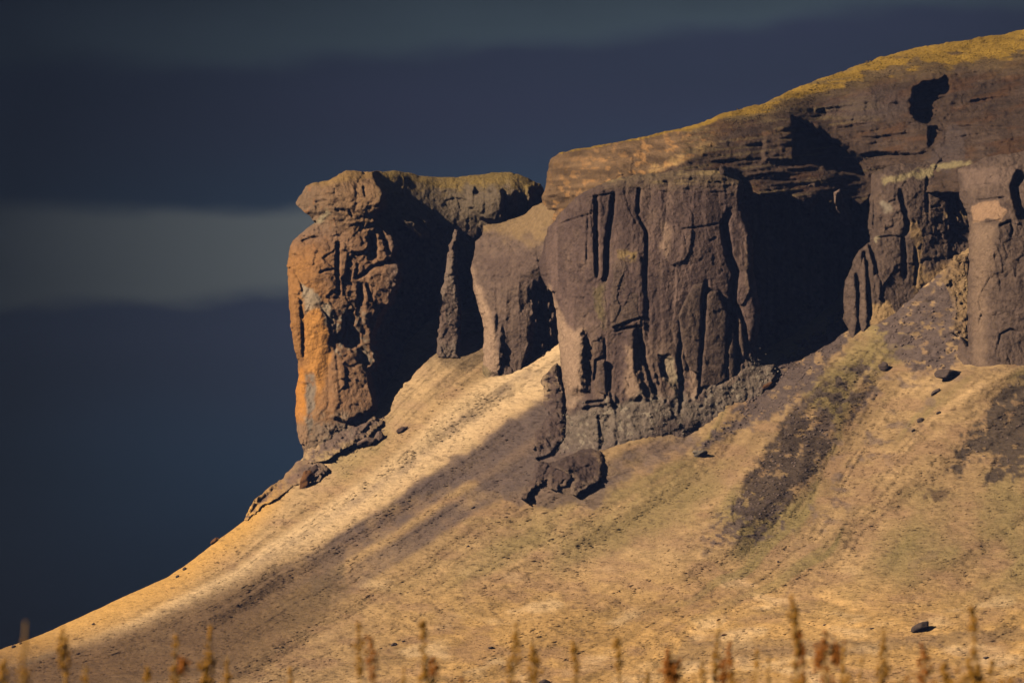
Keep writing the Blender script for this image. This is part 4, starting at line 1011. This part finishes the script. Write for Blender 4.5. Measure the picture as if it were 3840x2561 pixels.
# larger traced outcrops
def outcrop(poly, label, base, alt, seed, lift=2.0, st=.55, a=.9, rr=5, rw=16, skirt=22, yadd=0, blk=(24, 18), gk=()):
    P = np.array(poly, float)
    rr *= .8; a *= 1.9
    def dp(U, V):
        y = T_at(np.clip(U, -590, 4490), np.minimum(V, 2700)) - Y0
        # steeper than the slope: hang the face from its foot
        foot = T_at(P[:, 0].mean() + 0*U, P[:, 1].max() + 0*V) - Y0
        R = (1-st)*y + st*(foot + 0.35*(P[:, 1].max()-V)/10*2.6) - lift*.6 + yadd + rocky(U, V, seed, a*1.0) + blocky(U, V, seed, blk[0]*1.5, blk[1]*1.4, a*.5)
        for pts, w, d in gk: groove(R, U, V, pts, w, d)
        return R
    def cl(U, V, Y):
        c = rock_col(U, V, seed, base, alt)
        d = sdf(U, V, poly); g = terrain_color(U, V)
        low = sst(.25, .9, (V - P[:, 1].min())/(P[:, 1].max()-P[:, 1].min()))
        m = (1 - sst(4, 26, -d + 26*fbm(U/18, V/12, 3, seed)))*(.35 + .6*low)
        m = np.maximum(m, .8*sst(.2, .5, fbm(U/34, V/14, 3, seed+4))*low)
        return c*(1-m[..., None]) + g*m[..., None]
    o = body('rock_outcrop', poly, dp, cl, step=3.5, rw=rw, rr=rr, skirt=skirt, wob=5, seed=seed)
    return tag(o, label, 'outcrop')
outcrop([(1120, 1728), (1060, 1790), (1000, 1835), (955, 1870), (935, 1900), (915, 1952), (930, 1950), (980, 1900), (1050, 1860), (1120, 1815), (1200, 1800), (1240, 1760), (1180, 1720)],
        'long rusty brown rock outcrop running down the skyline from the foot of the left headland', ROCK*.95, RUST*1.5, 2, lift=1.5, st=.12, rr=5, rw=14)
outcrop([(1250, 1600), (1330, 1560), (1400, 1560), (1440, 1580), (1380, 1640), (1300, 1680), (1240, 1720), (1160, 1740), (1140, 1700), (1190, 1650)],
        'grey crumbling rubble outcrop forming the foot of the left headland', ROCK*1.0, LIGHTG*.9, 3, lift=3.5, st=.25, a=.9, rr=4, blk=(18, 13))
outcrop([(2150, 1700), (2190, 1680), (2255, 1690), (2264, 1740), (2262, 1790), (2200, 1825), (2165, 1858), (2140, 1850), (2148, 1790), (2100, 1760), (2060, 1740)],
        'dark reddish block of rock jutting from the bottom left foot of the central wall', ROCKD*1.0, ROCKD*1.5, 4, lift=5, rr=5, rw=18, a=.6)
outcrop([(2010, 1735), (2080, 1730), (2150, 1740), (2148, 1800), (2090, 1840), (2060, 1830), (2050, 1800), (2000, 1830), (1975, 1870), (1950, 1870), (1960, 1830), (1998, 1790)],
        'low dark broken outcrop left of the reddish block below the central wall', ROCKD*1.05, ROCKD*1.6, 5, lift=5, rr=4, rw=14)
outcrop([(2045, 1400), (2090, 1360), (2100, 1420), (2115, 1540), (2110, 1600), (2060, 1580), (2035, 1520), (2040, 1450), (2030, 1430)],
        'dark knobbed pillar of rock leaning on the left side of the central wall', ROCKD*1.1, ROCK, 6, lift=6, rr=6, rw=20)
outcrop([(2060, 1560), (2110, 1530), (2125, 1640), (2060, 1700), (2010, 1720), (1995, 1680), (2010, 1620)],
        'rough dark brown outcrop below the knobbed pillar at the left of the central wall', ROCKD*1.2, GREY*.8, 7, lift=4, rr=6, rw=20)
outcrop([(3575, 960), (3636, 950), (3640, 1150), (3636, 1290), (3600, 1270), (3560, 1240), (3580, 1170), (3560, 1100), (3530, 1040)],
        'tan knobbly outcrop in the gully beside the right edge column', np.array([.24, .16, .09]), np.array([.38, .26, .14]), 8, lift=4, rr=5, rw=16)
outcrop([(1325, 1440), (1330, 1380), (1380, 1400), (1400, 1450), (1422, 1530), (1400, 1570), (1300, 1590), (1240, 1560), (1242, 1400), (1290, 1340), (1330, 1370)],
        'rounded tan rock buttress leaning against the lower right of the left headland', ROCK*1.3, TAN, 9, lift=0, rr=6, rw=22, a=.5)

# ------------------------------------------------------------------ loose stones (scree) and tussocks
def scatter(name, polys, count, smin, smax, colr, label, seed, flat=.7, mat='stone', surf=None, wide=1.0):
    r = np.random.default_rng(seed)
    V0, F0 = lump(1, 5)
    V1, F1 = lump(1, 11)
    areas = []
    pts = []
    for poly, k in polys:
        P = np.array(poly, float); need = int(count*k); got = 0
        while got < need:
            u = r.uniform(P[:, 0].min(), P[:, 0].max(), need*2); v = r.uniform(P[:, 1].min(), P[:, 1].max(), need*2)
            ok = sdf(u, v, poly) + 20*fbm(u/40, v/40, 2, 3) < 0
            u, v = u[ok], v[ok]; pts.append(np.stack([u, v], 1)[:need-got]); got += len(u)
    pts = np.concatenate(pts); n = len(pts)
    Y = surf(pts[:, 0], pts[:, 1]); s = smin + (smax-smin)*r.random(n)**3
    c = world_pos(pts[:, 0], pts[:, 1], Y)
    ang = r.uniform(0, 6.28, n); ca, sa = np.cos(ang), np.sin(ang)
    sx = s*wide*r.uniform(.8, 1.3, n); sy = s*r.uniform(.8, 1.2, n); sz = s*flat*r.uniform(.7, 1.2, n)
    if wide > 1.5: ca, sa = 1 + 0*ca, 0*sa
    X = V0[None]*np.stack([sx, sy, sz], -1)[:, None, :]
    X = np.stack([X[..., 0]*ca[:, None]-X[..., 1]*sa[:, None], X[..., 0]*sa[:, None]+X[..., 1]*ca[:, None], X[..., 2]], -1) + c[:, None]
    F = F0[None] + (np.arange(n)*len(V0))[:, None, None]
    cc = colr(pts[:, 0], pts[:, 1])*r.uniform(.7, 1.35, n)[:, None]
    o = mesh_obj(name, X.reshape(-1, 3), F.reshape(-1, 3), MAT[mat], np.repeat(cc, len(V0), 0), smooth=False)
    return tag(o, label, kind='stuff')
tsurf = lambda u, v: T_at(u, v)
scatter('scree', [(PATCH_D, .35), (PATCH_C, .2), (PATCH_A, .15), (PATCH_B, .15), ([(1250, 1640), (1420, 1560), (1460, 1600), (1330, 1700), (1150, 1800), (1130, 1740)], .15)], 2600, .18, .8,
        lambda u, v: np.broadcast_to(GRAVEL*1.5, u.shape+(3,)), 'small loose stones lying on the bare gravel patches', 3, surf=tsurf)
scatter('rubble', [(CONG, 1.0)], 900, .15, .5, lambda u, v: np.broadcast_to(GREY*1.15, u.shape+(3,)), 'grey rubble sticking to the foot of the central wall', 4,
        surf=lambda u, v: main_depth(u, v) + Y0)
TUS = [(-100, 2520), (327, 2330), (817, 2060), (1127, 1840), (1450, 1640), (1700, 1450), (1900, 1440), (2100, 1900), (2450, 1850), (3000, 1550), (3200, 1330), (3560, 1700), (3900, 1450), (3950, 2650), (-100, 2650)]
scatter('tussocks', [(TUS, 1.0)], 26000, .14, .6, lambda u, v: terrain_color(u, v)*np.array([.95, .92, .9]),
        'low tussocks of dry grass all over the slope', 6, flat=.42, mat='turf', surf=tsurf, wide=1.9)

CRT = [(2700, 436), (2870, 394), (3050, 311), (3300, 221), (3560, 166), (3840, 120), (4000, 96), (4000, 190), (3700, 235), (3400, 270), (3100, 360), (2900, 440), (2750, 480)]
scatter('grass_tufts', [(CRT, 1.0)], 7000, .12, .5, lambda u, v: ht_color(u, v, 0), 'tufts of yellow grass along the crest of the hill', 9, flat=.6, mat='turf',
        surf=lambda u, v: ht_depth(u, v) + Y0 + 11*(1-np.sqrt(1-np.clip(1 - (v - np.interp(u, [p[0] for p in HT[5:25]], [p[1] for p in HT[5:25]]))/26*.93, 0, .995)**2)), wide=1.4)

# ------------------------------------------------------------------ blurred dock stalks in front of the camera
m_stem = material('dry_stem', bump=((60, .002, (1, 1, 1)),), vary=.2, vscale=30, base=(.40, .25, .09))
m_seed = material('dry_seed_heads', bump=((150, .002, (1, 1, 1)),), vary=.35, vscale=60, base=(.38, .19, .035))
m_seedr = material('rusty_seed_heads', bump=((150, .002, (1, 1, 1)),), vary=.35, vscale=60, base=(.36, .13, .03))
m_leaf = material('dry_leaf', bump=((90, .002, (1, 1, 1)),), vary=.3, vscale=40, base=(.28, .10, .03))
PHI = (1+5**.5)/2
def tube(pts, rad, k=6):
    pts = np.array(pts, float); n = len(pts); vs = []
    for i in range(n):
        for j in range(k):
            a = 2*math.pi*j/k; vs.append(pts[i] + np.array([math.cos(a), math.sin(a), 0])*rad[i])
    f = [(i*k+j, i*k+(j+1) % k, (i+1)*k+(j+1) % k, (i+1)*k+j) for i in range(n-1) for j in range(k)]
    return np.array(vs), np.array(f)
SEED_V, SEED_F = lump(1, 2)
def stalk(u, vtop, label, dist=10.0, lean=0.0, wide=1.0, dens=1.0, red=False, tuft=(), seed=0, head=0.45):
    wide *= 1.35
    r = random.Random(seed*13+5)
    tip = world_pos(np.float64(u), np.float64(vtop), np.float64(dist))
    root = bpy.data.objects.new('dock_plant', None); C.objects.link(root)
    h = float(tip[2]); root.location = (float(tip[0])-lean*h, dist, 0)
    root.empty_display_size = .1
    tag(root, label, 'plant', 'dry dock stalks in the foreground')
    def axis(t): return np.array([lean*h*t + .012*math.sin(t*9+seed), .01*math.sin(t*7+seed*2), h*t])
    ts = np.linspace(0, 1, 14)
    v, f = tube([axis(t) for t in ts], [.0042*(1-.6*t) for t in ts])
    mesh_obj('stem', v, f, m_stem, parent=root)
    vs = []; fs = []; n = int(330*dens*(head/.45)); off = 0
    for i in range(n):
        t = 1 - (r.random()**.9)*head/h*1.0
        whorl = .5+.5*math.sin((1-t)*h*34 + seed)       # seeds sit in whorls
        if r.random() > .25 + .75*whorl: continue
        a = r.uniform(0, 6.28); rad = r.uniform(.002, .0125)*wide*(.45+.8*whorl)*min(1, (1-t)*h*9+.35)
        s = r.uniform(.0032, .0056)
        p = axis(t) + np.array([math.cos(a)*rad, math.sin(a)*rad, r.uniform(-.006, .006)])
        vs.append(SEED_V*np.array([s, s, s*1.25]) + p); fs.append(SEED_F+off); off += len(SEED_V)
    if vs:
        tag(mesh_obj('seed_head', np.concatenate(vs), np.concatenate(fs), m_seedr if red else m_seed, parent=root, smooth=False), kind='stuff')
    for k, (du, dv, su) in enumerate(tuft):            # side branches and curled leaves
        q = world_pos(np.float64(u+du), np.float64(dv), np.float64(dist)) - np.array(root.location)
        t0 = max(.1, (q[2]-.05)/h)
        a = axis(t0); md = (a+q)/2 + np.array([0, 0, -.01])
        v, f = tube([a, md, q], [.0022, .0018, .0012], 5)
        br = mesh_obj('branch', v, f, m_stem, parent=root)
        vs = []; fs = []; off = 0
        for i in range(int(60*su)):
            p = q + np.array([r.gauss(0, .009*su), r.gauss(0, .008), r.gauss(0, .016*su)]); s = r.uniform(.003, .006)
            vs.append(SEED_V*s + p); fs.append(SEED_F+off); off += len(SEED_V)
        tag(mesh_obj('seed_head', np.concatenate(vs), np.concatenate(fs), m_seedr, parent=br, smooth=False), kind='stuff')
    return root
ST = [  # u, top row, width, density, red, lean, distance, side tufts, label
    (225, 2360, 1.2, 1.3, 0, -.01, 10, (), 'thick golden seed stalk at the lower left, second from the left edge'),
    (18, 2475, 1.3, 1.2, 0, .0, 10, (), 'short stalk at the bottom left corner of the picture'),
    (572, 2500, .9, .8, 0, .0, 10.5, (), 'faint short stalk left of the two tall golden stalks at lower left'),
    (672, 2385, 1.2, 1.4, 0, .0, 10, ((14, 2500, .8),), 'left of the two tall golden stalks standing close together at lower left'),
    (782, 2358, 1.2, 1.5, 0, .005, 10, (), 'right of the two tall golden stalks standing close together at lower left'),
    (838, 2455, .8, .7, 0, .0, 11, (), 'faint stalk touching the right side of the two tall golden stalks'),
    (1332, 2325, .9, .7, 0, .0, 9, (), 'pale tall stalk with a sparse head, left of the reddish one near left centre'),
    (1392, 2385, 1.1, 1.2, 1, .0, 10, (), 'reddish based stalk just right of the pale tall stalk near left centre'),
    (1603, 2325, 1.2, 1.4, 0, .008, 10, ((24, 2505, .8),), 'tall dense stalk standing alone between left centre and the middle'),
    (1530, 2500, .8, .7, 0, .0, 10, (), 'short faint stalk just left of the tall dense lone stalk'),
    (1728, 2540, .9, .8, 1, .0, 10, (), 'stub of a reddish stalk at the bottom, right of the tall dense lone stalk'),
    (1920, 2330, 1.0, .9, 0, .0, 9.5, (), 'tall thin stalk nearest the centre of the picture'),
    (1985, 2410, 1.1, 1.2, 0, .005, 10, (), 'stalk with a forked base just right of the central thin stalk'),
    (2150, 2405, .9, .9, 0, .0, 10, (), 'thin stalk alone just right of the centre'),
    (2328, 2385, .9, .9, 0, .0, 10, (), 'thin straight stalk between the centre and the dark red tuft'),
    (2522, 2440, 1.5, 1.6, 1, .0, 10, ((-14, 2530, 1.0), (12, 2520, 1.0)), 'short bushy dark red stalk at the bottom right of centre'),
    (2700, 2330, .8, .5, 0, .006, 10, (), 'leaning stalk with a pale tip beside the rust brown flat stone'),
    (2722, 2395, 1.2, 1.4, 1, .01, 10, (), 'dense rusty stalk in front of the leaning pale one'),
    (2614, 2480, .8, .6, 0, .0, 10, (), 'short faint stalk right of the bushy dark red stalk'),
    (2965, 2225, .9, .7, 0, .0, 9, (), 'tallest stalk of all, pale and thin, right of centre'),
    (3008, 2370, 1.2, 1.5, 1, .0, 10, (), 'dense rusty stalk right beside the tallest pale stalk'),
    (3112, 2365, 1.3, 1.0, 1, .0, 10, ((-30, 2452, .8), (22, 2440, .8), (-44, 2485, .6), (30, 2475, .5)), 'stalk with curled reddish leaves spread to both sides'),
    (2893, 2465, .9, .7, 0, .0, 10, (), 'short stalk left of the tallest pale stalk'),
    (3222, 2480, .8, .6, 0, .0, 10, (), 'short grey brown stalk right of the stalk with curled leaves'),
    (3292, 2365, 1.0, 1.0, 0, .006, 10, (), 'slender stalk below the small flat stone, left of the largest boulder'),
    (3452, 2415, 1.1, 1.1, 1, .006, 10, (), 'reddish stalk directly below the largest boulder'),
    (3548, 2485, 1.2, 1.2, 0, .0, 10, (), 'short golden stalk right of the reddish one below the largest boulder'),
    (3664, 2275, 1.1, 1.3, 0, .004, 9.5, (), 'tall stalk with a dense dark gold head right of the largest boulder'),
    (3730, 2480, 1.3, 1.2, 0, .0, 10, (), 'short bushy stalk near the bottom right corner, right of the tall dense headed one'),
    (3795, 2500, .9, .8, 0, .0, 10, (), 'short faint stalk closest to the bottom right corner'),
    (70, 2330, .7, .25, 0, .0, 6, (), 'very faint thin stalk crossing the left skyline against the dark sky'),
]
ST += [
 (305, 2490, .7, .5, 0, .012, 9, (), 'thin short stalk leaning right, just right of the thick golden stalk at lower left'),
 (1090, 2500, .6, .5, 0, -.01, 11, (), 'lone short faint stalk in the gap between the left cluster and the pale tall stalk'),
 (2440, 2515, .7, .6, 0, .01, 11, (), 'stub of a faint stalk just left of the bushy dark red stalk'),
 (2852, 2440, .7, .5, 0, .012, 11, (), 'thin faint stalk between the dense rusty stalk and the tallest stalk group'),
 (3165, 2430, .7, .6, 0, -.014, 11, (), 'thin stalk leaning left, just right of the curled leaves'),
 (3390, 2500, .9, .8, 1, .01, 9, (), 'short reddish stalk left of the one directly below the largest boulder'),
 (3612, 2455, .7, .6, 0, -.01, 11, (), 'thin pale stalk just left of the tall dense headed one'),
]
lowv = []; lowf = []; lo_ = 0; rl = random.Random(4)
for i in range(800):
    u = 2450 + 1500*rl.random()**.8; dist = rl.uniform(6, 10); v = 2561 + 60 - abs(rl.gauss(0, 60))*(.5 + .5*math.sin(u/47)*math.sin(u/19+1))
    p = world_pos(np.float64(u), np.float64(v), np.float64(dist)); sz = rl.uniform(.0025, .005)
    lowv.append(SEED_V*np.array([sz, sz, sz*1.5]) + p); lowf.append(SEED_F + lo_); lo_ += len(SEED_V)
    if i % 6 == 0:
        tv, tf_ = tube([(p[0], p[1], 0), (p[0]+rl.uniform(-.02, .02), p[1], p[2]*.6), p], [.003, .0025, .002], 4)
        lowv.append(tv)
        t2 = np.concatenate([tf_[:, [0, 1, 2]], tf_[:, [0, 2, 3]]]) + lo_; lowf.append(t2); lo_ += len(tv)
tag(mesh_obj('undergrowth', np.concatenate(lowv), np.concatenate(lowf), m_seed, smooth=False), 'blurred low dry growth along the bottom right edge', kind='stuff')
for i, (u, vt, wd, dn, rd, ln, ds, tf, lb) in enumerate(ST):
    stalk(u, vt, lb, ds, ln, wd, dn, bool(rd), tf, seed=i)
